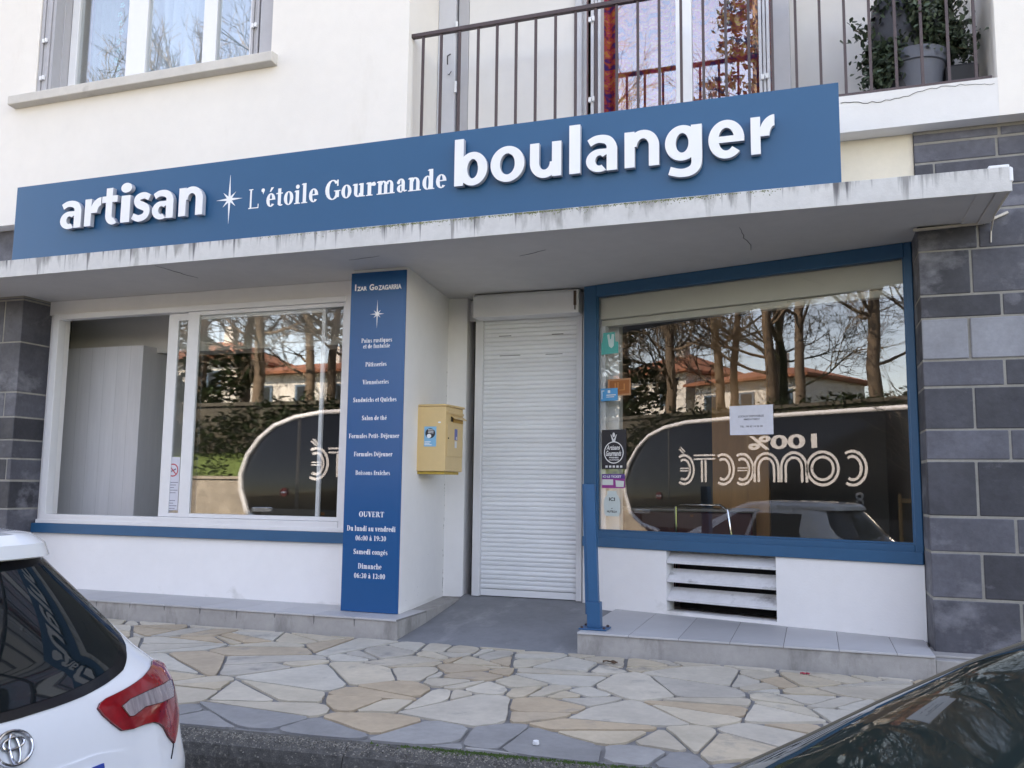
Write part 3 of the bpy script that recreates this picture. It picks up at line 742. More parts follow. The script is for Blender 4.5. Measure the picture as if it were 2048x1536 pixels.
M['roller'] = mat('roller_slat', (.80, .805, .81), .42, .03, 2, 0, tone=.05, dirt=((.34, .33, .32, 1), 6, .735, (1, 1, .25)))
shut = sh.build('roller_shutter', M['roller'], B, smooth=True, angle=50)
rr = random.Random(1)          # scratched slots near the top of the curtain
for px, py, l in ((1010, 672, .12), (1115, 668, .11), (1020, 711, .2), (1108, 708, .16)):
    p = on_y(px, py, DY - .010); sg = MB(); sg.box(p[0] - l / 2, p[0] + l / 2, DY - .0106, DY - .004, p[2] - .003, p[2] + .003); sg.build('scratch_mark', mat('worn_slot', (.12, .11, .10), .8), shut)
for a, b_ in ((dx0 - .072, dx0), (dx1, dx1 + .052)):
    gd = MB(); gd.box(a, b_, DY - .045, DY + .03, .012, dzt); gd.build('guide_rail', M['alu'], shut, bev=.003)
bx = MB(); bz1 = on_y(1050, 583, DY - .2)[2]
b0, b1 = on_y(946, 600, DY - .2)[0], on_y(1157, 600, DY - .2)[0]
bzb = on_y(1050, 630, DY - .2)[2]
prof = [(DY - .2, bzb + .0), (DY - .2, bz1 - .03), (DY - .18, bz1), (DY + .03, bz1), (DY + .03, bzb)]
bx.add([(x, y_, z_) for x in (b0, b1) for y_, z_ in prof], [(0, 1, 2, 3, 4), (9, 8, 7, 6, 5)] + [(i, (i + 1) % 5, 5 + (i + 1) % 5, 5 + i) for i in range(5)])
bx.build('shutter_box', M['alu'], shut, bev=.006)
lk = MB(); p = on_y(1150, 590, DY - .206); lk.box(p[0] - .012, p[0] + .010, DY - .215, DY - .199, p[2] - .09, p[2] + .04); lk.box(p[0] - .004, p[0] + .003, DY - .217, DY - .199, p[2] - .13, p[2] - .09)
lk.build('rusty_latch', mat('rust', (.09, .055, .035), .85, .3, 30), shut, bev=.002)
w = MB(); w.box(b1 + .005, -1.6, DY - .05, DY + .1, .0, CZ0); w.box(-3.06, b1 + .01, DY + .05, DY + .1, dzt - .02, CZ0)
w.build('door_surround', M['render_low'], B)

# left shop window
LY = 6.62
xl = lambda px, py=830: on_y(px, py, LY)[0]
fx0, fx1 = -7.045, -3.74; fz0, fz1 = .60, 2.622
fr = MB()
fr.box(fx0, fx0 + .075, LY - .02, LY + .07, fz0, fz1); fr.box(fx1 - .055, fx1, LY - .02, LY + .07, fz0, fz1)
fr.box(fx0 + .075, fx1 - .055, LY - .02, LY + .07, fz1 - .052, fz1); fr.box(fx0 + .075, fx1 - .055, LY - .025, LY + .07, fz0, fz0 + .085)
fr.box(fx0 - .03, fx1 + .17, LY - .03, LY - .002, fz0 - .002, fz0 + .035)
fr.box(fx1, -3.575, LY - .012, LY + .07, fz0 + .04, CZ0)
frame = fr.build('window_frame', M['alu'], B, bev=.004)
for (a, b_, yy, glz) in (((335, 385, 0, 1)),):
    pass
sx = [xl(362, 900), xl(384, 900)]
sb = MB(); sa, sbx = sx; sz0, sz1 = fz0 + .087, fz1 - .054
sb.box(sa, sbx, LY + .002, LY + .030, sz0, sz1); sb.box(fx1 - .085, fx1 - .057, LY + .002, LY + .030, sz0, sz1)
sb.box(sbx, fx1 - .085, LY + .002, LY + .030, sz0, sz0 + .035); sb.box(sbx, fx1 - .085, LY + .002, LY + .030, sz1 - .035, sz1)
sash = sb.build('window_sash', M['alu'], B, bev=.003)
p_ = MB(); p_.box(sbx, fx1 - .085, LY + .012, LY + .018, sz0 + .035, sz1 - .035); p_.build('pane', M['glass'], sash)
sb = MB(); a0, a1 = xl(318, 900), xl(338, 900); e1 = xl(640, 830)
sb.box(a0, a1, LY + .034, LY + .062, sz0, sz1); sb.box(e1 - .035, e1, LY + .034, LY + .062, sz0, sz1)
sb.box(a1, e1 - .035, LY + .034, LY + .062, sz0, sz0 + .035); sb.box(a1, e1 - .035, LY + .034, LY + .062, sz1 - .07, sz1)
sash = sb.build('window_sash', M['alu'], B, bev=.003)
p_ = MB(); p_.box(a1, e1 - .035, LY + .045, LY + .051, sz0 + .035, sz1 - .07); p_.build('pane', M['glass'], sash)
bl = MB(); bl.box(L1 + .01, -3.577, LY - .035, LY + .05, .507, .597)
bl.build('window_sill', M['blue'], B, bev=.004)

# slanting shop window
f2 = MB()
o0, o1 = -.17, 2.515; i0, i1 = -.045, 2.462; z0, zt0, zt1 = .50, 2.655, CZ0 + .011
wbox(f2, o0, i0, z0, zt1, -.06, .0); wbox(f2, i1, o1, z0, zt1, -.06, .0)
wbox(f2, i0, i1, zt0, zt1, -.06, .0); wbox(f2, i0, i1, z0, .632, -.06, .0)
wbox(f2, o0, o1 - .0, z0 + .001, .585, .0005, .022)
fw = f2.build('window_frame', M['blue'], B, bev=.006)
b2 = MB()
wbox(b2, i0, i0 + .014, .633, zt0 - .001, -.03, -.012); wbox(b2, i1 - .014, i1, .633, zt0 - .001, -.03, -.012); wbox(b2, i0 + .014, i1 - .014, .633, .647, -.03, -.012)
b2.build('glazing_bead', M['blue'], fw)
p_ = MB(); wbox(p_, i0 + .001, i1 - .001, .634, zt0 - .001, -.042, -.034); p_.build('pane', M['glass2'], fw)
b3 = MB(); wbox(b3, i0 + .003, i1 - .003, 2.46, zt0 - .004, -.20, -.06); wbox(b3, i0 + .003, i1 - .003, 2.40, 2.456, -.17, -.09)
b3.build('blind_box', mat('cream_blind', (.62, .59, .50), .6, .03, 2), fw, bev=.008)
b4 = MB(); wbox(b4, i0 + .004, i0 + .06, .634, 2.40, -.12, -.06); b4.build('blind_guide', M['alu'], fw, bev=.003)

# railing of the balcony
RY = 6.25
rl = MB(); z1 = 4.70
rl.box(LX0 - .02, LX1 - .01, RY - .02, RY + .02, z1 - .034, z1)
rail = rl.build('balcony_railing', M['rail'], B, bev=.004)
br = MB(); br.box(LX0 + .005, LX1 - .02, RY - .012, RY + .012, ST_ + .02, ST_ + .044)
br.build('bottom_rail', M['rail'], rail, bev=.003)
base = None; nb = 26
for i in range(nb):
    x = -2.95 + i * (1.09 + 2.95) / (nb - 1)
    if base is None:
        mb = MB(); mb.box(-.0095, .0095, RY - .0095, RY + .0095, ST_ + .044, z1 - .034)
        base = mb.build('baluster', M['rail'], rail); base.location.x = x
        bo = base
    else:
        bo = base.copy(); col.objects.link(bo); bo.parent = rail; bo.matrix_parent_inverse = base.matrix_parent_inverse; bo.location.x = x

# balcony window
yb_ = BY + .06
xb = lambda px, py=60, Y=yb_: float(on_y(px, py, Y)[0])
bx0, bx1 = -1.77, -.115
fr = MB()
fr.box(bx0, bx0 + .06, yb_ - .03, yb_ + .03, ST_, 5.95); fr.box(bx1 - .06, bx1, yb_ - .03, yb_ + .03, ST_, 5.95); fr.box(bx0 + .06, bx1 - .06, yb_ - .03, yb_ + .03, 5.88, 5.95)
m0, m1 = xb(1352), xb(1384)
fr.box(m0, m1, yb_ - .03, yb_ + .03, ST_, 5.88); fr.box(bx0 + .06, m0, yb_ - .03, yb_ + .03, ST_, ST_ + .12); fr.box(m1, bx1 - .06, yb_ - .03, yb_ + .03, ST_, ST_ + .12)
bw = fr.build('balcony_window', M['pvc'], B, bev=.004)
p_ = MB(); p_.box(xb(1234), m0, yb_ + .002, yb_ + .008, ST_ + .12, 5.88); p_.build('pane', M['glass_up'], bw)
p_ = MB(); p_.box(m1, bx1 - .06, yb_ + .003, yb_ + .009, ST_ + .12, 5.88); p_.build('pane', M['glass_up'], bw)
def leaf_pack(name, x0, x1, y0, y1, z0, z1, n, parent, m_):
    d = (x1 - x0) / n; first = None
    for i in range(n):
        lf = MB(); lf.box(x0 + i * d + .002, x0 + (i + 1) * d - .004, y0 + (i % 2) * .01, y1, z0, z1)
        o = lf.build(name if first is None else 'shutter_leaf', m_, first or parent, bev=.003); first = first or o
    return first
def clamps(xc, y, zs, parent):
    for z in zs:
        c = MB(); c.box(xc - .028, xc - .004, y - .02, y, z - .02, z + .02); c.box(xc + .004, xc + .028, y - .02, y, z - .016, z + .024)
        c.build('shutter_clamp', M['pvc'], parent, bev=.003)
# folded shutters beside it
lp = leaf_pack('folded_shutter', xb(1190), xb(1211), yb_ - .16, yb_ - .035, ST_ + .02, 5.95, 3, B, M['shuttergrey']); clamps((xb(1190) + xb(1211)) / 2 - .03, yb_ - .162, (4.13, 4.82), lp)
lp = leaf_pack('folded_shutter', xb(1518), xb(1541), yb_ - .16, yb_ - .035, ST_ + .02, 5.95, 3, B, M['shuttergrey']); clamps((xb(1518) + xb(1541)) / 2, yb_ - .162, (4.13, 4.82), lp)
sl = MB(); sl.box(xb(1541) + .01, bx1 + .03, BY - .06, BY - .002, ST_, 6.3); sl.build('shutter_reveal', M['shutterleaf'], B, bev=.01)
sl = MB(); sl.box(-1.80, -1.735, BY - .03, BY - .002, ST_, 6.3); sl.build('shutter_reveal', M['shuttergrey'], B, bev=.02)
sl = MB(); sl.box(LX0 + .003, xb(915, 60, BY + .02), BY - .02, BY + .12, ST_, 6.3); sl.build('door_jamb', M['shuttergrey'], B, bev=.004)
sl = MB(); sl.box(xb(919, 60, BY + .02), -2.765, BY - .0, BY + .05, ST_ + .02, 6.3); dl = sl.build('shutter_leaf', M['shutterleaf'], B, bev=.004)
for pz in (5.0, 4.45, 3.95):
    c = MB(); x_ = xb(916, 60, BY); c.tube([(x_, BY - .03, pz - .05), (x_, BY - .03, pz + .05)], .012, 8); c.build('hinge', M['pvc'], dl)
c = MB(); x_ = xb(899, 130, BY); c.tube([(x_, BY - .045, 4.66), (x_ + .005, BY - .06, 4.73), (x_ + .02, BY - .03, 4.76)], .006, 6); c.tube([(x_ + .0, BY - .03, 4.58), (x_ + .02, BY - .05, 4.56), (x_ + .03, BY - .03, 4.6)], .004, 6)
c.build('shutter_hook', mat('iron_hook', (.04, .035, .035), .6), dl)

# upper left window
uy = 6.40
xu = lambda px, py=170: float(on_y(px, py, uy)[0])
sl = MB(); sl.add([(-7.27, 6.09, wz0 - .005), (-4.30, 6.09, wz0 - .005), (-4.30, 6.36, wz0 + .02), (-7.27, 6.36, wz0 + .02), (-7.27, 6.09, wz0 - .095), (-4.30, 6.09, wz0 - .095), (-4.30, 6.36, wz0 - .12), (-7.27, 6.36, wz0 - .12)],
                  [(0, 1, 2, 3), (4, 7, 6, 5), (0, 4, 5, 1), (1, 5, 6, 2), (2, 6, 7, 3), (3, 7, 4, 0)])
sl.build('window_ledge', mat('ledge_cement', (.60, .565, .51), .9, .08, 3, .4, 60, dirt=((.36, .33, .29, 1), 2.4, .62, (1, 1, 2))), B, bev=.008)
fr = MB()
# two casements and a fixed light: outer frame members read off the photograph
cols_ = [(138, 152), (251, 290), (403, 430), (497, 503)]
zb_, zt_ = wz0 + .0, wz1 - .0
for a, b_ in cols_: fr.box(xu(a), xu(b_), uy - .02, uy + .05, zb_, zt_)
for (a, b_), (c2, d2) in zip(cols_[:-1], cols_[1:]):
    fr.box(xu(b_), xu(c2), uy - .015, uy + .045, zb_, zb_ + .04); fr.box(xu(b_), xu(c2), uy - .015, uy + .045, zt_ - .06, zt_)
uf = fr.build('upper_window', M['pvc'], B, bev=.005)
for (a, b_), (c2, d2) in zip(cols_[:-1], cols_[1:]):
    p_ = MB(); p_.box(xu(b_), xu(c2), uy + .01, uy + .016, zb_ + .04, zt_ - .06); p_.build('pane', M['glass_up'], uf)
xf = lambda px, Y: float(on_y(px, 130, Y)[0])
lp = leaf_pack('folded_shutter', wx0 + .004, xf(103, 6.19), 6.19, 6.34, wz0 + .021, wz1, 4, B, M['shutterleaf']); clamps(xf(88, 6.19), 6.189, (4.86, 5.24), lp)
sl = MB(); sl.box(xf(104, 6.3) + .004, xu(137), 6.30, 6.40, wz0 + .02, wz1); lf_ = sl.build('shutter_leaf', M['shutterleaf'], B, bev=.004)
c = MB(); x_ = xu(131); c.tube([(x_, 6.295, 4.95), (x_ + .006, 6.275, 5.02), (x_ + .02, 6.295, 5.05)], .005, 6); c.build('shutter_hook', mat('iron_hook_dark', (.04, .035, .035), .6), lf_)
lp = leaf_pack('folded_shutter', xf(498, 6.24), xf(514, 6.24), 6.24, 6.34, wz0 + .021, wz1, 3, B, M['shutterleaf']); clamps(xf(506, 6.239), 6.239, (5.03, 5.5), lp)
sl = MB(); sl.box(xf(515, 6.22), wx1 - .002, 6.22, 6.40, wz0 + .02, wz1); sl.build('shutter_reveal', M['shutterleaf'], B, bev=.02)

# hairline cracks of the soffit and chipped paint on the corner wall
for a, b_ in (((1478, 455), (1504, 500)), ((310, 531), (395, 556)), ((1040, 512), (1090, 500)), ((700, 520), (760, 512))):
    p, q = on_z(*a, CZ0 + .0115), on_z(*b_, CZ0 + .0115); rr = random.Random(a[0]); pts_ = [p + (q - p) * i / 9 + np.array([rr.uniform(-.012, .012), rr.uniform(-.006, .006), 0]) for i in range(10)]
    cr = MB(); cr.tube(pts_, [.0015 + .002 * math.sin(math.pi * i / 9) for i in range(10)], 4); cr.build('hairline_crack', mat('crack_shade', (.16, .155, .15), .9), canopy)
rr = random.Random(44); ch = MB()
for k in range(46):
    z = rr.choice([rr.uniform(.02, .25), rr.uniform(.05, 2.3), rr.uniform(.6, 1.05)]); y = 7.55 - abs(rr.gauss(0, .012)) if k > 9 else rr.uniform(6.5, 7.3)
    if k <= 9: z = rr.uniform(.02, .5) ** 1.3
    x = -3.083 - (y - 6.335) / (7.56 - 6.335) * .152 + .0008; r = rr.uniform(.003, .009) * (.5 if k <= 9 else 1)
    ch.add([(x, y + r * .6 * math.cos(t_), z + r * rr.uniform(.8, 2.2) * math.sin(t_)) for t_ in np.linspace(0, 6.28, 7)[:-1]], [(0, 1, 2, 3, 4, 5)])
ch.build('chipped_paint', mat('bare_plaster', (.24, .22, .20), .95), B, normals=False)

rr = random.Random(19); st_ = [o for o in B.children if o.name.startswith('step')]
for i in range(40):                        # dark weeping below the tile joints of the left step
    x = -16 + .352 * (i + 1)
    if not -8.5 < x < -3.0: continue
    h = rr.uniform(.03, .075); wd = rr.uniform(.005, .012); q = MB()
    q.add([(x - wd, 6.0835, -.016), (x + wd, 6.0835, -.016), (x + wd * .5, 6.0835, -.016 - h * .6), (x + wd * .2, 6.0835, -.016 - h), (x - wd * .4, 6.0835, -.016 - h * .75)], [(0, 1, 2, 3, 4)])
    q.build('joint_stain', mat('weeping_stain', (.16, .155, .15), .95, .2, 30), st_[0], normals=False)
# ================================================================== signs and fittings on the front
SY = 5.655
S = thing('shop_sign', (-3.17, SY, 2.9), 'long blue bakery fascia sign with raised white letters on the canopy', 'sign')
sb = MB(); sb.box(-6.55, .21, SY, SY + .03, 2.893, 3.552); sb.build('sign_board', M['board'], S, bev=.002)
for x in np.arange(-6.2, .2, 1.25):
    sb = MB(); sb.box(x, x + .03, SY + .032, 6.175, 3.40, 3.43); sb.box(x, x + .03, SY + .06, SY + .09, CZ1 + .004, 3.401); sb.build('bracket', M['alu'], S)
FS = frame_y(SY)
LF = SY - .055                            # front of the raised letters
def glyph(ch, x0, x1, yt, yb, xm=None):
    """A raised letter between pixel columns x0..x1 with its top and bottom rows at mid-column."""
    xm = (x0 + x1) / 2
    a, b_ = on_y(x0, (yt + yb) / 2, LF)[0], on_y(x1, (yt + yb) / 2, LF)[0]
    return ch, a, b_, on_y(xm, yb, LF)[2], on_y(xm, yt, LF)[2]
BZ = 3.108
xh1, xh2 = .0, .0
words = []
for ch, x0, x1, up in (('a', 122, 163, 'x'), ('r', 170, 201.5, 'x'), ('t', 203.5, 234, 't'), ('i', 240, 261.5, 'i'), ('s', 263.5, 300, 'x'), ('a', 304, 346, 'x'), ('n', 357, 404.5, 'n')):
    words.append((ch, x0, x1, up, 0))
for ch, x0, x1, up in (('b', 909.5, 975, 'l'), ('o', 981.5, 1049, 'x'), ('u', 1060, 1122.5, 'u'), ('l', 1138.5, 1160.5, 'l'), ('a', 1172, 1234, 'x'), ('n', 1249, 1318, 'n'), ('g', 1330, 1404, 'g'), ('e', 1417, 1489, 'x'), ('r', 1502, 1550, 'r')):
    words.append((ch, x0, x1, up, 1))
for ch, x0, x1, up, wd in words:
    ov = .006
    X, ASC, DESC = (.247, .345, .10) if wd else (.232, .300, .10)
    base = (3.118 if wd else 3.112)
    w0, w1 = {'x': (base - ov, base + X + ov), 'n': (base, base + X + ov), 'u': (base - ov, base + X), 'r': (base, base + X + ov), 't': (base - ov, base + X + .075), 'i': (base, base + ASC + .035), 'l': (base, base + ASC),
              'g': (base - DESC, base + X + ov)}[up]
    if ch == 'b': w0 -= ov
    if ch == 'r' and not wd: w0 = base
    a, b_ = on_y(x0, 300 if wd else 415, LF)[0], on_y(x1, 300 if wd else 415, LF)[0]
    lm = MB(); bold_letter(lm, ch, float(a), float(b_), w0, w1, SY - .015, LF)
    lm.build('raised_letter', [M['letter'], M['letter_side']], S, normals=False)
mb = MB()
put_serif(mb, "~'étoile", float(on_y(566, 398, SY)[0]), 3.133, float(on_y(636, 390, SY)[0] - on_y(497, 398, SY)[0]), FS, .0015, .158); mb.build('serif_word', M['vinyl'], S); mb = MB()
put_serif(mb, "Gourmande", float(on_y(769, 370, SY)[0]), 3.137, float(on_y(889, 360, SY)[0] - on_y(647, 380, SY)[0]), FS, .0015, .152)
mb.build('serif_word', M['vinyl'], S)
c = on_y(459, 399, SY)
mb = MB(); mb.plate(star_poly(c[0], c[2], .245, .40), FS @ Matrix.Translation((0, 0, .0005)), .002); mb.build('star_emblem', M['vinyl'], S)

PY = 6.318
P = thing('information_panel', (-3.335, PY, 0), 'tall narrow blue panel with white opening hours beside the mailbox', 'sign')
mb = MB(); mb.box(-3.583, -3.082, PY, PY + .012, .004, 2.735); mb.build('panel_board', M['panelb'], P, bev=.001)
FP = frame_y(PY)
def pan(s, x0, x1, yb, cap=None):
    a, b_ = on_y(x0, yb, PY), on_y(x1, yb, PY)
    mb = MB(); put_serif(mb, s, float(a[0] + b_[0]) / 2, float(on_y((x0 + x1) / 2, yb, PY)[2]), float(b_[0] - a[0]), FP, .001, cap)
    return mb
def addline(s, x0, x1, yb, cap=.036):
    mb = pan(s, x0, x1, yb, cap); mb.build('text_line', M['vinyl'], P)
for s, x0, x1, yb in (("Pains rustiques", 723, 784, 684.5), ("et de fantaisie", 726.5, 780, 696), ("Pâtisseries", 731, 773, 732.5), ("Viennoiseries", 725, 777.5, 768), ("Sandwichs et Quiches", 706.5, 793, 803.5),
                      ("Salon de thé", 724, 773.5, 840), ("Formules Petit- Déjeuner", 698, 798.5, 876), ("Formules Déjeuner", 708, 785, 912.5), ("Boissons fraîches", 711, 780, 950)):
    addline(s, x0, x1, yb)
for s, x0, x1, yb, cp in (("OUVERT", 718, 768, 1034, .042), ("Du lundi au vendredi", 694, 791, 1062.5, .042), ("06:00 à 19:30", 711, 772, 1081.5, .040), ("Samedi congés", 707, 775, 1109, .040), ("Dimanche", 716, 763, 1138, .042), ("06:30 à 13:00", 708, 770, 1157, .040)):
    addline(s, x0, x1, yb, cp)
mb = MB()
for s, x0, x1, yt, yb in (('I', 710, 712.5, 569, 582), ('ZAR', 714.5, 734, 572.5, 581), ('G', 739, 748, 568, 580.5), ('o', 749, 756, 572, 579.5), ('ZAGARRIA', 757, 803, 567.5, 577.5)):
    a, b_ = on_y(x0, yb, PY), on_y(x1, yb, PY); t_ = on_y(x1, yt, PY)
    put_text(mb, s, float(a[0]), float(b_[0]), float(b_[2]), float(t_[2]), FP, .001, 0, .035)
mb.build('caps_lettering', M['vinyl'], P)
c = on_y(754.5, 628, PY)
mb = MB(); mb.plate(star_poly(c[0], c[2], .128, .235), FP @ Matrix.Translation((0, 0, .0005)), .0015); mb.build('star_emblem', M['vinyl'], P)

# letter box on the corner wall
X = thing('mailbox', (-3.0, 6.9, 1.09), 'cream yellow wall mailbox with stickers hung on the white corner wall', 'mailbox')
mx0, mx1, my0, my1, mz0, mz1 = -3.16, -2.872, 6.70, 7.075, 1.115, 1.655
b1 = MB(); b1.box(mx0, mx1, my0, my1, mz0, mz1); b1.build('box_body', M['mailbox'], X, bev=.006)
b1 = MB(); b1.add([(mx0 + .02, my0 + .012, mz1 + .018), (mx1 - .004, my0 - .008, mz1 + .018), (mx1 + .014, my1 + .004, mz1 + .02), (mx0 + .02, my1 + .004, mz1 + .05),
                   (mx0 + .0, my0 - .006, mz1 + .001), (mx1 + .012, my0 - .012, mz1 + .001), (mx1 + .014, my1 + .006, mz1 + .001), (mx0, my1 + .006, mz1 + .001)],
                  [(0, 1, 2, 3), (4, 7, 6, 5), (0, 4, 5, 1), (1, 5, 6, 2), (2, 6, 7, 3), (3, 7, 4, 0)])
b1.build('lid', M['mailbox'], X, bev=.004)
b1 = MB(); b1.box(mx0 + .02, mx1 - .02, my0 + .02, my1 - .03, mz0 - .024, mz0 - .001); b1.build('base', mat('mailbox_base_yellow', (.50, .33, .05), .5, .1, 5), X, bev=.003)
b1 = MB(); b1.box(mx1 + .0005, mx1 + .006, my0 + .02, my1 - .012, mz0 + .125, mz1 - .13); b1.build('door', M['mailbox'], X, bev=.002)
b1 = MB(); b1.box(mx1 + .001, mx1 + .012, my0 + .02, my1 - .005, mz1 - .06, mz1 - .04); b1.build('ridge', M['mailbox'], X, bev=.004)
b1 = MB(); yy0, yy1 = my0 + .10, my1 - .012
b1.add([(mx1 + .001, yy0, mz1 - .065), (mx1 + .04, yy0, mz1 - .095), (mx1 + .04, yy1, mz1 - .095), (mx1 + .001, yy1, mz1 - .065), (mx1 + .001, yy0, mz1 - .075), (mx1 + .04, yy0, mz1 - .102), (mx1 + .04, yy1, mz1 - .102), (mx1 + .001, yy1, mz1 - .075)],
       [(0, 1, 2, 3), (4, 7, 6, 5), (0, 4, 5, 1), (1, 5, 6, 2), (2, 6, 7, 3), (3, 7, 4, 0)]); b1.build('slot_hood', M['mailbox'], X)
b1 = MB(); b1.box(mx1 + .0012, mx1 + .007, yy0 + .05, yy1, mz1 - .128, mz1 - .078); b1.build('slot_flap', M['mailgold'], X, bev=.002)
b1 = MB(); b1.box(mx1 + .0014, mx1 + .004, yy0 - .0, yy0 + .049, mz1 - .122, mz1 - .08); b1.build('slot', mat('slot_shade', (.05, .035, .02), .8), X)
b1 = MB(); b1.tube([(mx1 + .001, my0 + .04, 1.39), (mx1 + .011, my0 + .04, 1.39)], .007, 10); b1.build('keyhole', M['dark'], X)
FM = frame_y(my0)
def stk(parent, name, x0, x1, z0, z1, Mx, colr, out=.0006, rough=.4):
    m_ = MB(); wv = [(x0, z0), (x1, z0), (x1, z1), (x0, z1)]; m_.plate(wv, Mx @ Matrix.Translation((0, 0, out)), .0008)
    return m_.build(name, mat(name + '_print', colr, rough, .05, 30), parent)
q0, q1 = on_y(848, 893, my0), on_y(873, 853, my0)
s1 = stk(X, 'sticker', q0[0], q1[0], q0[2], q1[2], FM, (.20, .46, .66))
m_ = MB(); cx_, cz_ = (q0[0] + q1[0]) / 2, q0[2] + (q1[2] - q0[2]) * .66
m_.plate([(cx_ + .045 * math.cos(R(a)), cz_ + .042 * math.sin(R(a))) for a in range(0, 360, 20)], FM @ Matrix.Translation((0, 0, .0016)), .0005); m_.build('emblem_disc', mat('sticker_black', (.03, .03, .035), .5), s1)
m_ = MB(); m_.plate([(cx_ - .01 + .02 * math.cos(R(a)), cz_ - .022 + .018 * math.sin(R(a))) for a in range(0, 360, 24)], FM @ Matrix.Translation((0, 0, .0023)), .0004)
for k in range(3): m_.plate([(cx_ - .02, cz_ + .004 + k * .012), (cx_ + .03, cz_ + .001 + k * .012), (cx_ + .03, cz_ + .005 + k * .012), (cx_ - .02, cz_ + .009 + k * .012)], FM @ Matrix.Translation((0, 0, .0023)), .0004)
m_.build('emblem_pattern', M['vinyl'], s1)
m_ = MB()
for k, (a, b_) in enumerate(((.005, .07), (.005, .05), (.005, .06))): m_.plate([(q0[0] + a, q0[2] + .012 + k * .012), (q0[0] + b_, q0[2] + .012 + k * .012), (q0[0] + b_, q0[2] + .018 + k * .012), (q0[0] + a, q0[2] + .018 + k * .012)], FM @ Matrix.Translation((0, 0, .0016)), .0004)
m_.build('sticker_text_line', M['vinyl'], s1)
MX_ = Matrix(((0, 0, 1, mx1 + .006), (1, 0, 0, 0), (0, 1, 0, 0), (0, 0, 0, 1)))
stk(X, 'sticker', my0 + .175, my0 + .235, 1.38, 1.475, MX_, (.10, .12, .36)); stk(X, 'sticker', my0 + .18, my0 + .225, 1.315, 1.372, MX_, (.72, .72, .72)); stk(X, 'sticker', my0 + .205, my0 + .225, 1.385, 1.41, MX_, (.62, .62, .70), .0016)
c = on_y(879, 844.5, my0); m_ = MB(); m_.plate([(c[0] + .013 * math.cos(R(a)), c[2] + .007 * math.sin(R(a))) for a in range(0, 360, 30)], FM @ Matrix.Translation((0, 0, .0006)), .0008); m_.build('sticker', M['vinyl'], X)

# blue steel post on the step
T = thing('bollard_post', (-1.50, 6.25, 0), 'leaning blue steel post bolted to the tiled step by the shutter', 'post')
b1 = MB(); b1.box(-1.60, -1.40, 6.17, 6.33, .002, .012); bp_ = b1.build('base_plate', M['blue_post'], T, bev=.002)
for x in (-1.58, -1.42):
    for y in (6.19, 6.31): b1 = MB(); b1.lathe([(0, .012), (.011, .012), (.011, .022), (.004, .026), (0, .026)], (x, y, 0), 6); b1.build('bolt', M['rail'], bp_)
def sheared(mb, x0, x1, y0, y1, z0, z1, lean):
    mb.add([(x + lean * z, y, z) for z in (z0, z1) for x, y in ((x0, y0), (x1, y0), (x1, y1), (x0, y1))], [(3, 2, 1, 0), (4, 5, 6, 7), (0, 1, 5, 4), (1, 2, 6, 5), (2, 3, 7, 6), (3, 0, 4, 7)])
b1 = MB(); sheared(b1, -1.548, -1.452, 6.213, 6.287, .012, .19, -.022); b1.build('sleeve', M['blue_post'], T, bev=.003)
b1 = MB(); sheared(b1, -1.536, -1.464, 6.223, 6.277, .19, 1.02, -.034); b1.build('post', M['blue_post'], T, bev=.003)
b1 = MB(); sheared(b1, -1.563, -1.538, 6.235, 6.265, .10, 1.022, -.028); b1.build('flat_bar', M['blue_post'], T, bev=.002)

# notices behind or on the glass
def rectz(px0, py0, px1, py1): a = on_w(px0, py1); b_ = on_w(px1, py0); return a[0], b_[0], a[1], b_[1]
IN = MWIN @ Matrix.Translation((0, 0, -.0475)); 
OUTW = MWIN @ Matrix.Translation((0, 0, -.0325))
def sticker(name, px0, py0, px1, py1, colr, label, out=0.0, group=None, Mx=OUTW, shape=None):
    s0, s1_, z0_, z1_ = rectz(px0, py0, px1, py1)
    m_ = MB(); m_.plate(shape(s0, s1_, z0_, z1_) if shape else [(s0, z0_), (s1_, z0_), (s1_, z1_), (s0, z1_)], Mx @ Matrix.Translation((0, 0, out)), .0008)
    o = m_.build(name, mat(name + '_paper', colr, .45, .05, 25)); tag(o, label, 'sticker' if 'sticker' in name else 'notice', group)
    return o, s0, s1_, z0_, z1_
GW = 'stickers on the slanting shop window'
def detail(o, polys, colr, out=.0014, name='printed_mark', Mx=OUTW):
    m_ = MB()
    for i, q in enumerate(polys): m_.plate(q, Mx @ Matrix.Translation((0, 0, out + .00005 * i)), .0003)
    return m_.build(name, mat('ink', colr, .5), o)
def rc(a, b_, c_, d_): return [(a, c_), (b_, c_), (b_, d_), (a, d_)]
def ell(cx, cz, rx, rz, n=24): return [(cx + rx * math.cos(2 * math.pi * i / n), cz + rz * math.sin(2 * math.pi * i / n)) for i in range(n)]
o, a, b_, c_, d_ = sticker('window_sticker', 1199, 662, 1233, 709, (.05, .42, .38), 'torn teal sticker with a white hand shape, topmost on the slanting shop window', group=GW,
                           shape=lambda s0, s1, z0, z1: [(s0, z0), (s1, z0 + .005), (s1, z0 + .10), (s1 - .03, z0 + .11), (s1 - .035, z1), (s0 + .02, z1), (s0 + .01, z0 + .11), (s0, z0 + .1)])
wd = b_ - a
detail(o, [[(a + .35 * wd, d_ - .02), (a + .48 * wd, d_ - .015), (a + .52 * wd, d_ - .06), (a + .58 * wd, d_ - .06), (a + .62 * wd, d_ - .015), (a + .76 * wd, d_ - .02), (a + .74 * wd, d_ - .12), (a + .6 * wd, d_ - .14), (a + .45 * wd, d_ - .12)]], (.55, .72, .70))
o, a, b_, c_, d_ = sticker('window_sticker', 1212, 755, 1258, 792, (.34, .10, .015), 'orange sticker with a paler border above the blue one on the shop window', -.0, GW)
wd, hd = b_ - a, d_ - c_
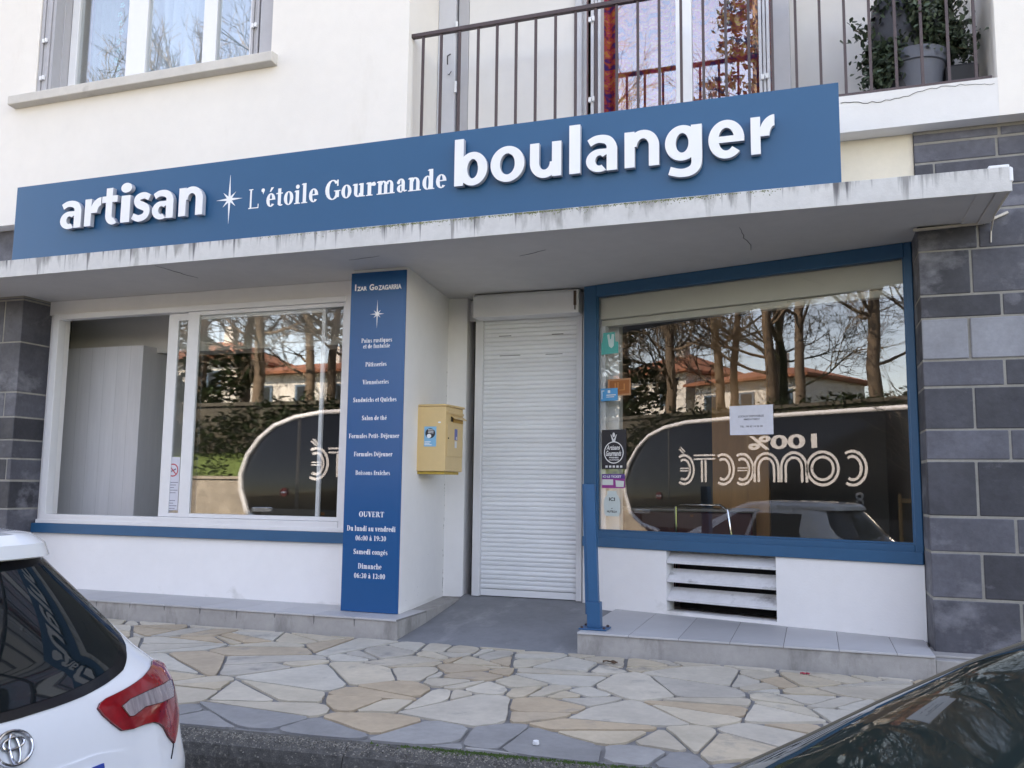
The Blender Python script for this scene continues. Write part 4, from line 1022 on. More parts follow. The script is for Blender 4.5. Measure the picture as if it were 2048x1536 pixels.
detail(o, [rc(a, b_, c_, c_ + .1 * hd), rc(a, a + .08 * wd, c_ + .1 * hd, d_ - .1 * hd), rc(a, b_, d_ - .1 * hd, d_), rc(b_ - .06 * wd, b_, c_ + .1 * hd, d_ - .1 * hd)], (.46, .22, .10))
detail(o, [rc(a + .3 * wd, a + .36 * wd, c_ + .3 * hd, c_ + .75 * hd), rc(a + .42 * wd, a + .48 * wd, c_ + .4 * hd, c_ + .8 * hd), rc(a + .5 * wd, a + .75 * wd, c_ + .3 * hd, c_ + .36 * hd), rc(a + .69 * wd, a + .75 * wd, c_ + .36 * hd, c_ + .7 * hd)], (.52, .2, .05))
o, a, b_, c_, d_ = sticker('window_sticker', 1198, 775, 1232, 802, (.05, .32, .62), 'bright blue sticker with white lines, overlapping the orange sticker', .0022, GW)
wd, hd = b_ - a, d_ - c_
detail(o, [rc(a + .42 * wd, a + .56 * wd, c_ + .62 * hd, c_ + .85 * hd), rc(a + .34 * wd, a + .9 * wd, c_ + .42 * hd, c_ + .5 * hd), rc(a + .34 * wd, a + .8 * wd, c_ + .28 * hd, c_ + .34 * hd), rc(a + .06 * wd, a + .10 * wd, c_ + .15 * hd, c_ + .85 * hd), rc(a + .1 * wd, a + .22 * wd, c_ + .78 * hd, c_ + .85 * hd)], (.75, .78, .8), .0036)
o, a, b_, c_, d_ = sticker('window_sticker', 1200, 858, 1249, 938, (.012, .012, .02), 'black square sticker with a white ring emblem and script lettering', 0, GW)
cx_, cz_ = (a + b_) / 2 - .002, c_ + (d_ - c_) * .42
m_ = MB(); r0 = (b_ - a) * .40
m_.add([tuple(OUTW @ Vector((cx_ + r * math.cos(R(t_)), cz_ + r * math.sin(R(t_)), .0014))) for t_ in range(0, 360, 10) for r in (r0, r0 - .008)], [(2 * i, 2 * ((i + 1) % 36), 2 * ((i + 1) % 36) + 1, 2 * i + 1) for i in range(36)])
m_.build('ring_emblem', M['vinyl'], o)
m_ = MB()
put_text(m_, 'Artisans', cx_ - .07, cx_ + .06, cz_ + .022, cz_ + .062, OUTW, .0015, 0, .02, shear=.3); put_text(m_, 'Gourmands', cx_ - .075, cx_ + .072, cz_ - .03, cz_ + .015, OUTW, .0015, 0, .02, shear=.3)
put_text(m_, 'PYRENEES', cx_ - .045, cx_ + .045, cz_ - .05, cz_ - .038, OUTW, .0015, 0, .03); put_text(m_, 'ATLANTIQUES', cx_ - .05, cx_ + .05, cz_ - .07, cz_ - .058, OUTW, .0015, 0, .03)
m_.build('white_lettering', M['vinyl'], o)
detail(o, [[(cx_ - .03, cz_ + r0 + .06), (cx_ - .012, cz_ + r0 - .005), (cx_ + .012, cz_ + r0 - .005), (cx_ + .03, cz_ + r0 + .06), (cx_ + .022, cz_ + r0 + .055), (cx_, cz_ + r0 + .015), (cx_ - .022, cz_ + r0 + .055)], ell(cx_, cz_ + r0 + .055, .012, .02)] +
       [rc(cx_ - .08 + i * .035, cx_ - .08 + i * .035 + .022, c_ + .012, c_ + .03) for i in range(5)], (.70, .70, .70))
o, a, b_, c_, d_ = sticker('window_sticker', 1200, 948, 1246, 976, (.30, .03, .24), 'purple and magenta sticker with pale tickets, above the white jar', 0, GW)
wd, hd = b_ - a, d_ - c_
detail(o, [rc(a, b_, c_ + .68 * hd, d_)], (.09, .03, .22)); detail(o, [rc(a + .02 * wd, a + .5 * wd, c_ + .22 * hd, c_ + .62 * hd), [(a + .62 * wd, c_ + .1 * hd), (a + .95 * wd, c_ + .08 * hd), (a + .97 * wd, c_ + .5 * hd), (a + .6 * wd, c_ + .56 * hd)]], (.62, .66, .62), .002)
m_ = MB(); put_text(m_, 'ICI LE TICKET', a + .05 * wd, a + .85 * wd, c_ + .74 * hd, c_ + .9 * hd, OUTW, .002, 0, .03); m_.build('white_lettering', M['vinyl'], o)
jar = lambda s0, s1, z0, z1: [(s0 + .22 * (s1 - s0), z1), (s0 + .22 * (s1 - s0), z1 - .03), (s0 + .06 * (s1 - s0), z1 - .06), (s0, z1 - .09), (s0 + .02 * (s1 - s0), z0 + .03), (s0 + .12 * (s1 - s0), z0), (s1 - .12 * (s1 - s0), z0), (s1 - .02 * (s1 - s0), z0 + .03), (s1, z1 - .09), (s1 - .06 * (s1 - s0), z1 - .06), (s1 - .22 * (s1 - s0), z1 - .03), (s1 - .22 * (s1 - s0), z1)]
o, a, b_, c_, d_ = sticker('window_sticker', 1204, 982, 1237, 1032, (.55, .62, .60), 'pale jar shaped sticker reading ICI, lowest on the shop window', 0, GW, shape=jar)
m_ = MB(); wd = b_ - a
put_text(m_, 'ICI', a + .32 * wd, a + .68 * wd, d_ - .085, d_ - .055, OUTW, .0015, 0, .03); put_text(m_, 'ET', a + .45 * wd, a + .55 * wd, c_ + .06, c_ + .068, OUTW, .0015, 0, .03); put_text(m_, 'NUTELLA', a + .2 * wd, a + .8 * wd, c_ + .03, c_ + .048, OUTW, .0015, 0, .03)
m_.build('dark_lettering', M['dark'], o)
o, a, b_, c_, d_ = sticker('paper_notice', 1457, 808, 1543, 870, (.66, .67, .74), 'white paper notice taped to the middle of the slanting shop window', 0)
m_ = MB(); wd = b_ - a
put_text(m_, 'LOCAUX DISPONIBLES', a + .2 * wd, a + .79 * wd, d_ - .092, d_ - .076, OUTW, .0014, 0, .02); put_text(m_, 'IMMEDIATEMENT', a + .33 * wd, a + .70 * wd, d_ - .115, d_ - .101, OUTW, .0014, 0, .015)
put_text(m_, 'TEL : 06 62 14 26 20', a + .24 * wd, a + .76 * wd, c_ + .058, c_ + .072, OUTW, .0014, 0, .02); m_.build('grey_lettering', mat('faded_ink', (.10, .10, .12), .6), o)
tag(o, cat='notice')

# the no-smoking sheet on the left window
Mn = frame_y(LY + .0115 - .0)
q = [on_y(x, y, LY + .0115) for x, y in ((331, 1019), (357, 1019), (357, 915))]
n0, n1, nz0, nz1 = sx[1] - .2, 0, 0, 0
Mn = frame_y(LY + .0445)
q = [on_y(x, y, LY + .0445) for x, y in ((328, 1020), (355, 1020), (356, 914))]
n0, n1, nz0, nz1 = float(q[0][0]), float(q[1][0]), float(q[0][2]), float(q[2][2])
m_ = MB(); m_.plate(rc(n0, n1, nz0, nz1), Mn, .0008); o = m_.build('paper_notice', mat('notice_paper', (.62, .62, .68), .5, .03, 20)); tag(o, 'white no smoking sheet with a red ring on the sliding window', 'notice')
cz_ = nz1 - .12; cx_ = (n0 + n1) / 2; r0 = (n1 - n0) * .40
m_ = MB(); m_.add([tuple(Mn @ Vector((cx_ + r * math.cos(R(t_)), cz_ + r * math.sin(R(t_)), .0013))) for t_ in range(0, 360, 10) for r in (r0, r0 * .82)], [(2 * i, 2 * ((i + 1) % 36), 2 * ((i + 1) % 36) + 1, 2 * i + 1) for i in range(36)])
m_.plate([(cx_ - r0 * .62, cz_ + r0 * .5), (cx_ - r0 * .5, cz_ + r0 * .62), (cx_ + r0 * .62, cz_ - r0 * .5), (cx_ + r0 * .5, cz_ - r0 * .62)], Mn @ Matrix.Translation((0, 0, .0016)), .0003)
m_.build('red_ring', mat('notice_red', (.50, .03, .05), .5), o)
m_ = MB(); m_.plate([(cx_ - .045, cz_ - .03), (cx_ + .035, cz_ + .005), (cx_ + .033, cz_ + .017), (cx_ - .047, cz_ - .018)], Mn @ Matrix.Translation((0, 0, .0009)), .0003)
for k in range(16):
    if k in (5, 6): continue
    zz = nz1 - .235 - k * .0235; m_.plate(rc(n0 + .012, n1 - (.012 + .02 * ((k * 7) % 3)), zz, zz + .006), Mn @ Matrix.Translation((0, 0, .0009)), .0003)
m_.build('printed_line', mat('notice_ink', (.16, .16, .20), .6), o)

# ================================================================== inside the shop
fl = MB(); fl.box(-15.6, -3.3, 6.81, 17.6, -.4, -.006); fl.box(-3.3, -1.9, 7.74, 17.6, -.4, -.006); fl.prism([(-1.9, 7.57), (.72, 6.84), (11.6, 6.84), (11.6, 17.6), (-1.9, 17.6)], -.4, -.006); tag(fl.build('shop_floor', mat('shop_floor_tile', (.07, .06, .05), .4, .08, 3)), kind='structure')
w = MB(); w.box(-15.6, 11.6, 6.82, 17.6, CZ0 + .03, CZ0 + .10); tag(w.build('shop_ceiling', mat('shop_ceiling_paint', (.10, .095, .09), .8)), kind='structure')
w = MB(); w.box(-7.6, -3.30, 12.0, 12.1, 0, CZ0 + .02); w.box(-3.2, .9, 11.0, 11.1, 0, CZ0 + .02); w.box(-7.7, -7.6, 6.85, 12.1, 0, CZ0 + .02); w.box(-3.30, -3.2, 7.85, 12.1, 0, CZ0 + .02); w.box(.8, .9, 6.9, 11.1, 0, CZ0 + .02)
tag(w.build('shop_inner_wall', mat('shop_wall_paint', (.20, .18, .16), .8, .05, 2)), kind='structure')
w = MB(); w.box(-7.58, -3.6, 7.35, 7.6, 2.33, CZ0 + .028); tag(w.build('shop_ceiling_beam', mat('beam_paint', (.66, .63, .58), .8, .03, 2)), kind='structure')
px_, pz_ = on_y(287, 690, 7.15)[0], on_y(287, 690, 7.15)[2]
w = MB(); w.box(-7.55, float(px_), 7.15, 8.0, -.004, float(pz_))
bp2 = w.build('board_partition', mat('board_marked_concrete', (.68, .665, .67), .8, .07, 2.2, .3, 40, stretch=(3.0, 3.0, .25), dirt=((.30, .29, .29, 1), 7, .70, (1.5, 1, .25))), bev=.006)
tag(bp2, 'grey board marked partition standing behind the open sliding window', 'partition')
gv = MB()
for x in np.arange(-7.4, float(px_) - .05, .165): gv.box(x, x + .002, 7.1488, 7.16, .0, float(pz_) - .002)
gv.build('board_groove', mat('groove_shade', (.48, .47, .47), .9), bp2)
w = MB(); w.box(float(on_y(1425, 930, 9.2)[0]), float(on_y(1537, 930, 9.2)[0]), 9.2, 9.5, -.004, CZ0 + .02); tag(w.build('wood_pillar', mat('orange_wood', (.60, .28, .09), .5, .12, 3, stretch=(4, 4, .5))), 'orange brown wooden pillar inside the shop behind the paper notice', 'pillar')
C_ = thing('counter', (-1.0, 8.8, 0), 'dark burgundy counter with a pale top edge inside the shop', 'counter')
w = MB(); w.box(-2.3, -.55, 8.5, 9.1, -.004, .78); w.build('counter_front', mat('burgundy_panel', (.07, .012, .012), .4), C_, bev=.02)
w = MB(); w.box(-2.33, -.52, 8.46, 9.14, .782, .81); w.build('counter_top', mat('pale_top', (.30, .27, .24), .4), C_, bev=.01)
CH = thing('metal_chair', (-.75, 7.75, 0), 'chrome tube chair behind the slanting shop window', 'chair')
w = MB(); w.tube([(-1.15, 7.8, .02), (-1.15, 7.8, .84), (-1.1, 7.8, .86), (-.76, 7.7, .86), (-.70, 7.69, .82), (-.67, 7.69, .6), (-.67, 7.69, .02)], .012, 8); w.tube([(-1.15, 8.2, .02), (-1.15, 8.2, .45), (-.67, 8.09, .45), (-.67, 8.09, .02)], .012, 8); w.build('chair_frame', M['chrome'], CH, smooth=True)
w = MB(); w.box(-1.17, -.65, 7.75, 8.2, .45, .48); w.build('seat', M['rubber'], CH, bev=.01)
# price rails glinting inside
SHF = thing('display_shelf', (-5.0, 10.2, 0), 'dark display shelf with pale price tags inside the left room', 'shelf')
w = MB(); w.box(-6.2, -3.5, 10.2, 10.7, -.004, 2.0); w.build('shelf_body', M['dark'], SHF)
for x, z, a, h in ((-5.75, 1.63, .14, .02), (-5.55, 1.38, .05, .13), (-5.72, 1.02, .15, .05), (-5.12, 1.02, .15, .05), (-5.75, .35, .15, .05), (-5.35, .35, .5, .05)):
    w = MB(); w.box(x, x + a, 10.19, 10.199, z, z + h); w.build('price_tag', mat('pale_cyan_tag', (.55, .80, .85), .5), SHF)

# ================================================================== curtains and the balcony's plant
def curtain(name, x0, x1, y, z0, z1, m_, label, folds=9, amp=.03, sd=1):
    rr = random.Random(sd); ph = [rr.uniform(0, 6.28) for _ in range(3)]
    mb = MB()
    mb.grid(lambda u, v: (x0 + u * (x1 - x0), y + amp * (math.sin(u * folds * 6.28 + ph[0]) + .5 * math.sin(u * folds * 9.1 + ph[1] + v * .8)) * (1 - .3 * v), z0 + v * (z1 - z0)), 120, 8)
    o = mb.build(name, m_, smooth=True, normals=False)
    md = o.modifiers.new('thickness', 'SOLIDIFY'); md.thickness = .0015
    return tag(o, label, 'curtain')
def sheer(name, colr, tr=.35):
    m_ = mat(name, colr, .9, .05, 8); t = m_.node_tree
    b_ = t.nodes['Principled BSDF']; o_ = t.nodes['Material Output']; x = t.nodes.new('ShaderNodeMixShader'); tp = t.nodes.new('ShaderNodeBsdfTransparent')
    x.inputs[0].default_value = tr; t.links.new(b_.outputs[0], x.inputs[1]); t.links.new(tp.outputs[0], x.inputs[2]); t.links.new(x.outputs[0], o_.inputs[0]); return m_
curtain('sheer_curtain', -6.85, -6.15, 6.62, 4.72, 6.12, sheer('turquoise_sheer', (.13, .26, .27), .25), 'dark turquoise sheer curtain in the left of the upper window', 6, .03, 3)
curtain('sheer_curtain', -6.12, -4.45, 6.60, 4.72, 6.12, sheer('pale_blue_sheer', (.45, .60, .70), .15), 'pale blue sheer curtain behind the middle of the upper window', 12, .035, 4)
fl = MB(); rr = random.Random(6)
for k in range(14):                        # embroidered flowers down the turquoise curtain
    cx_, cz_ = -6.43 + rr.uniform(-.03, .03), 4.78 + k * .095
    for a in range(5):
        an = R(a * 72 + rr.uniform(-10, 10)); fl.add([tuple((cx_ + .008 * math.cos(an + d) * s_, 6.575, cz_ + .008 * math.sin(an + d) * s_)) for d, s_ in ((0, .6), (.6, 3), (0, 4.2), (-.6, 3))], [(0, 1, 2, 3)])
fo = fl.build('curtain_flower', mat('turquoise_thread', (.10, .40, .42), .8), bpy.data.objects['sheer_curtain'], normals=False)
mo = mat('orange_print', (.45, .10, .03), .85, .1, 6)
t = mo.node_tree; n_ = t.nodes.new('ShaderNodeTexNoise'); n_.inputs['Scale'].default_value = 13; n_.inputs['Detail'].default_value = 2
mp = t.nodes.new('ShaderNodeMapping'); mp.inputs['Scale'].default_value = (.6, 1, 1.5); tc = t.nodes.new('ShaderNodeTexCoord'); cr_ = t.nodes.new('ShaderNodeValToRGB')
t.links.new(tc.outputs['Object'], mp.inputs[0]); t.links.new(mp.outputs[0], n_.inputs['Vector']); t.links.new(n_.outputs[0], cr_.inputs[0])
e = cr_.color_ramp.elements; e[0].position = .36; e[0].color = (.06, .02, .16, 1); e[1].position = .44; e[1].color = (.30, .02, .07, 1)
for p_, c_ in ((.52, (.50, .13, .02, 1)), (.58, (.45, .02, .12, 1)), (.66, (.55, .22, .05, 1))): el = e.new(p_); el.color = c_
t.links.new(cr_.outputs[0], t.nodes['Principled BSDF'].inputs['Base Color'])
curtain('printed_curtain', -1.72, -.16, 7.12, ST_ + .03, 5.93, mo, 'orange and magenta printed curtain behind the balcony window', 10, .04, 7)
POT = thing('potted_plant', (.78, 6.52, ST_), 'bushy jade plant in a grey pot on the balcony', 'potted plant')
pc = (.755, 6.52, ST_ + .002); rp = .205
b1 = MB(); b1.lathe([(0, 0), (.145, 0), (.15, .02), (.19, .27), (.205, .275), (.212, .36), (.20, .365), (.195, .35), (.175, .34), (0, .335)], pc, 40)
b1.build('pot', mat('grey_pot', (.125, .135, .165), .55, .06, 4, .1, 30), POT, smooth=True)
b1 = MB(); b1.lathe([(0, .336), (.185, .342)], pc, 24); b1.build('soil', M['soil'], POT)
rr = random.Random(21); st = MB(); lv = MB()
tips = []
for k in range(95):
    a = rr.uniform(0, 6.28); el = rr.uniform(.0, 1.45); L_ = rr.uniform(.16, .34) + .28 * (el / 1.45) ** 1.2
    p0 = Vector(pc) + Vector((rr.uniform(-.08, .08), rr.uniform(-.08, .08), .33)); d = Vector((math.cos(a) * math.cos(el), math.sin(a) * math.cos(el) * .7, math.sin(el)))
    p1 = p0 + d * L_ * .5 + Vector((0, 0, .05)); p2 = p0 + d * L_ + Vector((0, 0, -.05 * rr.random()))
    st.tube([p0, p1, p2], [.012, .009, .005], 5); tips.append((p1, p2))
for k in range(9):                         # a trailing branch at the pot's left
    q = Vector((.49 + rr.uniform(-.07, .08), 6.36 + rr.uniform(-.05, .05), ST_ + .08 + rr.uniform(0, .24))); tips.append((Vector((.6, 6.42, ST_ + .33)), q))
    st.tube([(.62, 6.42, ST_ + .36), (.54, 6.38, ST_ + .30), q], [.009, .007, .004], 5)
for p1, p2 in tips:
    for j in range(66):
        f = rr.uniform(.1, 1.05); c = p1.lerp(p2, f) + Vector((rr.gauss(0, .04), rr.gauss(0, .04), rr.gauss(0, .04)))
        dv = Vector((rr.gauss(0, 1), rr.gauss(0, 1), rr.gauss(.5, 1))).normalized(); sv = dv.orthogonal().normalized(); nv = dv.cross(sv); l = rr.uniform(.034, .056); wd = l * .40
        lv.tone = rr.random()
        lv.add([c - dv * l * .5, c + sv * wd + nv * .004, c + dv * l * .5, c - sv * wd + nv * .004, c + sv * wd * .7 + dv * l * .33, c - sv * wd * .7 + dv * l * .33], [(0, 1, 4, 2, 5, 3)])
st.build('stem', mat('plant_stem', (.10, .085, .055), .8), POT, smooth=True); lv.build('foliage', mat('jade_leaf', (.050, .072, .042), .45, .1, 10, tone=.5), POT, normals=False)
CV = thing('covered_urn', (.80, 6.66, ST_), 'dark grey bulging cover standing behind the balcony plant', 'cover')
b1 = MB(); b1.lathe([(0, .002), (.22, .002), (.24, .3), (.25, .6), (.235, .8), (.19, .90), (.10, .93), (.09, 1.0), (0, 1.01)], (.72, 6.60, ST_), 32); b1.build('cover_cloth', mat('dark_cover', (.035, .037, .045), .5, .1, 4), CV, smooth=True, angle=60)
b1 = MB(); b1.box(.93, 1.14, 6.42, 6.62, ST_ + .002, ST_ + .24); b1.build('dark_base', M['rubber'], CV, bev=.02)
# ================================================================== cars
def paint(name, colr, rough=.25):
    return mat(name, colr, rough, .015, 3, coat=1.0, spec=.5)
class Shell:
    """A car body as a stack of rounded plan contours: rows of (z, x of the nose, x of the tail, half width)."""
    def __init__(self, rows, cx, cy, cz, tail=+1, m=3.2, a=1.1):
        self.r = np.array(rows); self.c = (cx, cy, cz); self.m = m; self.a = a; self.tail = tail
    def par(self, z): return [float(np.interp(z, self.r[:, 0], self.r[:, i])) for i in (1, 2, 3)]
    def pt(self, th, z, out=0.0):            # th: 0 = middle of the tail, +-pi/2 sides, pi = middle of the nose
        xn, xt, w = self.par(z); m = self.m; a = min(self.a, abs(xt - xn) * .49)
        c, s = math.cos(th), math.sin(th)
        y = math.copysign(abs(s) ** (2 / m), s) * w
        if c >= 0: x = xt - a + a * abs(c) ** (2 / m)
        else: x = xn + a - a * abs(c) ** (2 / m)
        p = Vector((self.c[0] + self.tail * x, self.c[1] + y, self.c[2] + z))
        if out:
            e = 1e-3; u = self.pt(th + e, z) - self.pt(th - e, z); v = self.pt(th, z + .004) - self.pt(th, z - .004)
            n = u.cross(v)
            if n.length > 1e-12:
                n.normalize(); ctr = Vector((self.c[0] + self.tail * (xn + xt) / 2, self.c[1], p.z))
                if n.dot(p - ctr) < 0: n = -n
                p = p + n * out
        return p
    def inside(self, p):
        x, y, z = (p[0] - self.c[0]) * self.tail, p[1] - self.c[1], p[2] - self.c[2]
        if z > self.r[-1, 0] or z < self.r[0, 0]: return False
        xn, xt, w = self.par(z); a = min(self.a, abs(xt - xn) * .49)
        if abs(y) >= w: return False
        k = (1 - (abs(y) / w) ** self.m) ** (1 / self.m)
        return xn + a - a * k < x < xt - a + a * k
    def hit(self, px, py):                   # where the photograph's pixel meets the body -> (th, z)
        d = ray(px, py); t = .3
        while t < 9 and not self.inside(CAM + d * t): t += .01
        if t >= 9: return None
        lo, hi = t - .01, t
        for _ in range(30):
            mi = (lo + hi) / 2
            if self.inside(CAM + d * mi): hi = mi
            else: lo = mi
        p = CAM + d * hi
        x, y, z = (p[0] - self.c[0]) * self.tail, p[1] - self.c[1], p[2] - self.c[2]
        xn, xt, w = self.par(z); a = min(self.a, abs(xt - xn) * .49)
        s = math.copysign(min(1, abs(y) / w) ** (self.m / 2), y)
        th = math.asin(max(-1, min(1, s)))
        if x < (xn + xt) / 2: th = math.copysign(math.pi, th if th else 1) - th
        return th, z
    def body(self, name, mt, parent, nz=70, nt=112):
        mb = MB(); zs = []
        for i in range(len(self.r) - 1):
            k = max(2, int((self.r[i + 1, 0] - self.r[i, 0]) / .02)); zs += list(np.linspace(self.r[i, 0], self.r[i + 1, 0], k, endpoint=False))
        zs.append(self.r[-1, 0]); ths = [2 * math.pi * j / nt for j in range(nt)]
        vs = [self.pt(t, z) for z in zs for t in ths]
        fs = [(i * nt + j, i * nt + (j + 1) % nt, (i + 1) * nt + (j + 1) % nt, (i + 1) * nt + j) for i in range(len(zs) - 1) for j in range(nt)]
        fs.append(list(range((len(zs) - 1) * nt, len(zs) * nt)))
        mb.add(vs, fs); return mb.build(name, mt, parent, smooth=True, angle=32)
    def patch(self, name, poly, mt, parent, out=.006, cuts=4, rim=True, dish=0.0):
        """A panel lying on the body; poly in (th, z)."""
        bm = bmesh.new(); vs = [bm.verts.new((a * 1.0, b_, 0)) for a, b_ in poly]; f = bm.faces.new(vs)
        bmesh.ops.triangulate(bm, faces=[f])
        for _ in range(cuts):
            es = [e for e in bm.edges if (e.verts[0].co - e.verts[1].co).length > .035]
            if not es: break
            bmesh.ops.subdivide_edges(bm, edges=es, cuts=1, use_grid_fill=False)
            bmesh.ops.triangulate(bm, faces=bm.faces[:])
        be = set()
        for e in bm.edges:
            if len(e.link_faces) == 1: be.update((e.verts[0].index, e.verts[1].index))
        bm.verts.index_update(); bnd = [e for e in bm.edges if len(e.link_faces) == 1]
        mb = MB(); base = [self.pt(v.co.x, v.co.y, out) for v in bm.verts]
        mb.add(base, [[v.index for v in f.verts] for f in bm.faces])
        if rim:
            low = [self.pt(v.co.x, v.co.y, -.004) for v in bm.verts]; n = len(base)
            mb.add(low, []); 
            for e in bnd:
                a, b_ = e.verts[0].index, e.verts[1].index; mb.f.append([a, b_, n + b_, n + a]); mb.mi.append(0); mb.attr.append(.5)
        bm.free()
        return mb.build(name, mt, parent, smooth=True, angle=40)
    def strip(self, name, line, width, mt, parent, out=.005):
        mb = MB(); pts_ = []
        for i in range(len(line) - 1):
            for k in range(8): f = k / 8; pts_.append(self.pt(line[i][0] * (1 - f) + line[i + 1][0] * f, line[i][1] * (1 - f) + line[i + 1][1] * f, out))
        pts_.append(self.pt(*line[-1], out)); mb.tube(pts_, width, 6); return mb.build(name, mt, parent, smooth=True)
def smooth_poly(pts, it=2, sharp=()):
    q = [(p, i in sharp) for i, p in enumerate(pts)]
    for _ in range(it):
        r = []
        for i in range(len(q)):
            (a, sa), (b_, sb_) = q[i], q[(i + 1) % len(q)]
            if sa and not (r and r[-1][0] == a): r.append((a, True))
            if not sa: r.append(((a[0] * .75 + b_[0] * .25, a[1] * .75 + b_[1] * .25), False))
            elif True: pass
            if not sb_: r.append(((a[0] * .25 + b_[0] * .75, a[1] * .25 + b_[1] * .75), False))
        q = r
    out = []
    for p, s in q:
        if not out or math.dist(out[-1], p) > 1e-5: out.append(p)
    if math.dist(out[0], out[-1]) < 1e-5: out.pop()
    return out
M['tyre'] = mat('tyre', (.018, .018, .019), .8, .1, 20); M['rim'] = mat('alloy_rim', (.45, .45, .47), .3, metal=.9)
M['red_lens'] = mat('red_lens', (.26, .006, .010), .10, .30, 7, .3, 12, coat=1)
M['clear_lens'] = mat('clear_lens', (.36, .30, .31), .15, .45, 9, .5, 20, coat=1, metal=.3, stretch=(1, 6, .6)); M['lampglass'] = mat('headlamp_lens', (.5, .52, .55), .1, coat=1, metal=.4)
M['red_dark'] = mat('dark_red_lens', (.08, .003, .005), .2)
M['blackgloss'] = mat('dark_frit', (.008, .008, .010), .15, spec=.4)
def wheels(parent, xs, cy, hw, rad, zc):
    for x in xs:
        for s in (-1, 1):
            Mx = Matrix.Translation((x, cy + s * (hw - .09), zc + rad)) @ Matrix.Rotation(R(90), 4, 'X')
            mb = MB(); mb.lathe([(rad * .66, -.09), (rad * .95, -.095), (rad, -.06), (rad, .06), (rad * .95, .095), (rad * .66, .09)], (0, 0, 0), 36, Mx); t_ = mb.build('wheel', M['tyre'], parent, smooth=True, angle=30)
            mb = MB(); mb.lathe([(0, .05), (rad * .2, .07), (rad * .6, .05), (rad * .66, .09), (rad * .66, -.09), (rad * .5, -.05), (0, -.06)], (0, 0, 0), 36, Mx); mb.build('rim', M['rim'], t_, smooth=True, angle=30)

# --- white hatchback, tail towards the right, parked along the kerb
YR = thing('parked_car', (-4.2, 2.0, RZ), 'white hatchback seen from its tail with red rear lamp and dark rear window', 'car')
CX, CYc = -2.10, 2.05
rows = [(.22, -3.80, -.12, .76), (.30, -3.90, -.05, .80), (.45, -3.95, .0, .83), (.60, -3.93, .005, .845), (.70, -3.88, -.005, .848), (.78, -3.78, -.03, .848), (.86, -3.62, -.05, .848), (.92, -3.35, -.07, .846),
        (.97, -2.95, -.09, .842), (1.02, -2.80, -.115, .825), (1.05, -2.75, -.145, .795), (1.10, -2.66, -.195, .752), (1.20, -2.47, -.275, .685), (1.30, -2.28, -.355, .62), (1.38, -2.13, -.42, .568), (1.42, -2.06, -.45, .542),
        (1.424, -2.05, -.40, .54), (1.465, -1.95, -.405, .52), (1.495, -1.86, -.44, .485), (1.512, -1.72, -.57, .43), (1.525, -1.50, -.80, .34), (1.53, -1.3, -1.05, .18)]
up = lambda z: z if z < 1.2 else 1.2 + (z - 1.2) * 1.075        # the roof sits a little higher
rows = [(up(r_[0]), r_[1], r_[2], r_[3] - (.035 if r_[0] >= 1.42 else 0)) for r_ in rows]
k0, k1 = [r_ for r_ in rows if abs(r_[0] - 1.10) < .001][0], [r_ for r_ in rows if abs(r_[0] - up(1.42)) < .001][0]
rows = [r_ if not k0[0] < r_[0] < k1[0] else (r_[0], r_[1]) + tuple(k0[i] + (k1[i] - k0[i]) * (r_[0] - k0[0]) / (k1[0] - k0[0]) for i in (2, 3)) for r_ in rows]   # one flat sheet of glass
car = Shell(rows, CX, CYc, RZ, m=4.0, a=.5)
white = paint('white_car_paint', (.76, .77, .78), .22)
body = car.body('body', white, YR)
def H(pts): return [car.hit(x, y) for x, y in pts]
def HC(pts):
    """Pixels on the body, kept inside the silhouette by nudging towards the left."""
    out = []
    for x, y in pts:
        h = car.hit(x, y); k = 0
        while h is None and k < 90: k += 1; h = car.hit(x - k, y)
        out.append(h)
    return out
# rear window
zb_c, zb_s, zt_ = 1.015, 1.10, 1.412
def rear_y(th_y, z):                        # y -> th on the tail
    w_ = car.par(z)[2]; s = max(-1, min(1, th_y / w_)); return math.asin(math.copysign(abs(s) ** (car.m / 2), s))
win = [(-.58, 1.115), (-.47, 1.055), (-.25, 1.02), (0, 1.01), (.25, 1.02), (.47, 1.055), (.58, 1.115), (.60, 1.15), (.565, 1.25), (.48, 1.36), (.44, 1.412), (.25, 1.414), (0, 1.415), (-.25, 1.414), (-.44, 1.412), (-.48, 1.36), (-.565, 1.25), (-.60, 1.15)]
win = [(y, up(z)) for y, z in win]
rw = car.patch('rear_window_surround', [(rear_y(y, z), z) for y, z in win], M['blackgloss'], YR, .003, 5)
M['rearglass'] = mat('reflection_toned_glass', (.016, .026, .025), .02, spec=.45)  # grey-green base colour stands in for the reflection in the windscreen
inn = [(y * .93, 1.213 + (z - 1.213) * .88) for y, z in win]
M['hatchglass'] = mat('hatch_glass', (.006, .009, .010), .02, spec=.5)
car.patch('rear_window', [(rear_y(y, z), z) for y, z in inn], M['hatchglass'], rw, .0055, 5, rim=False)
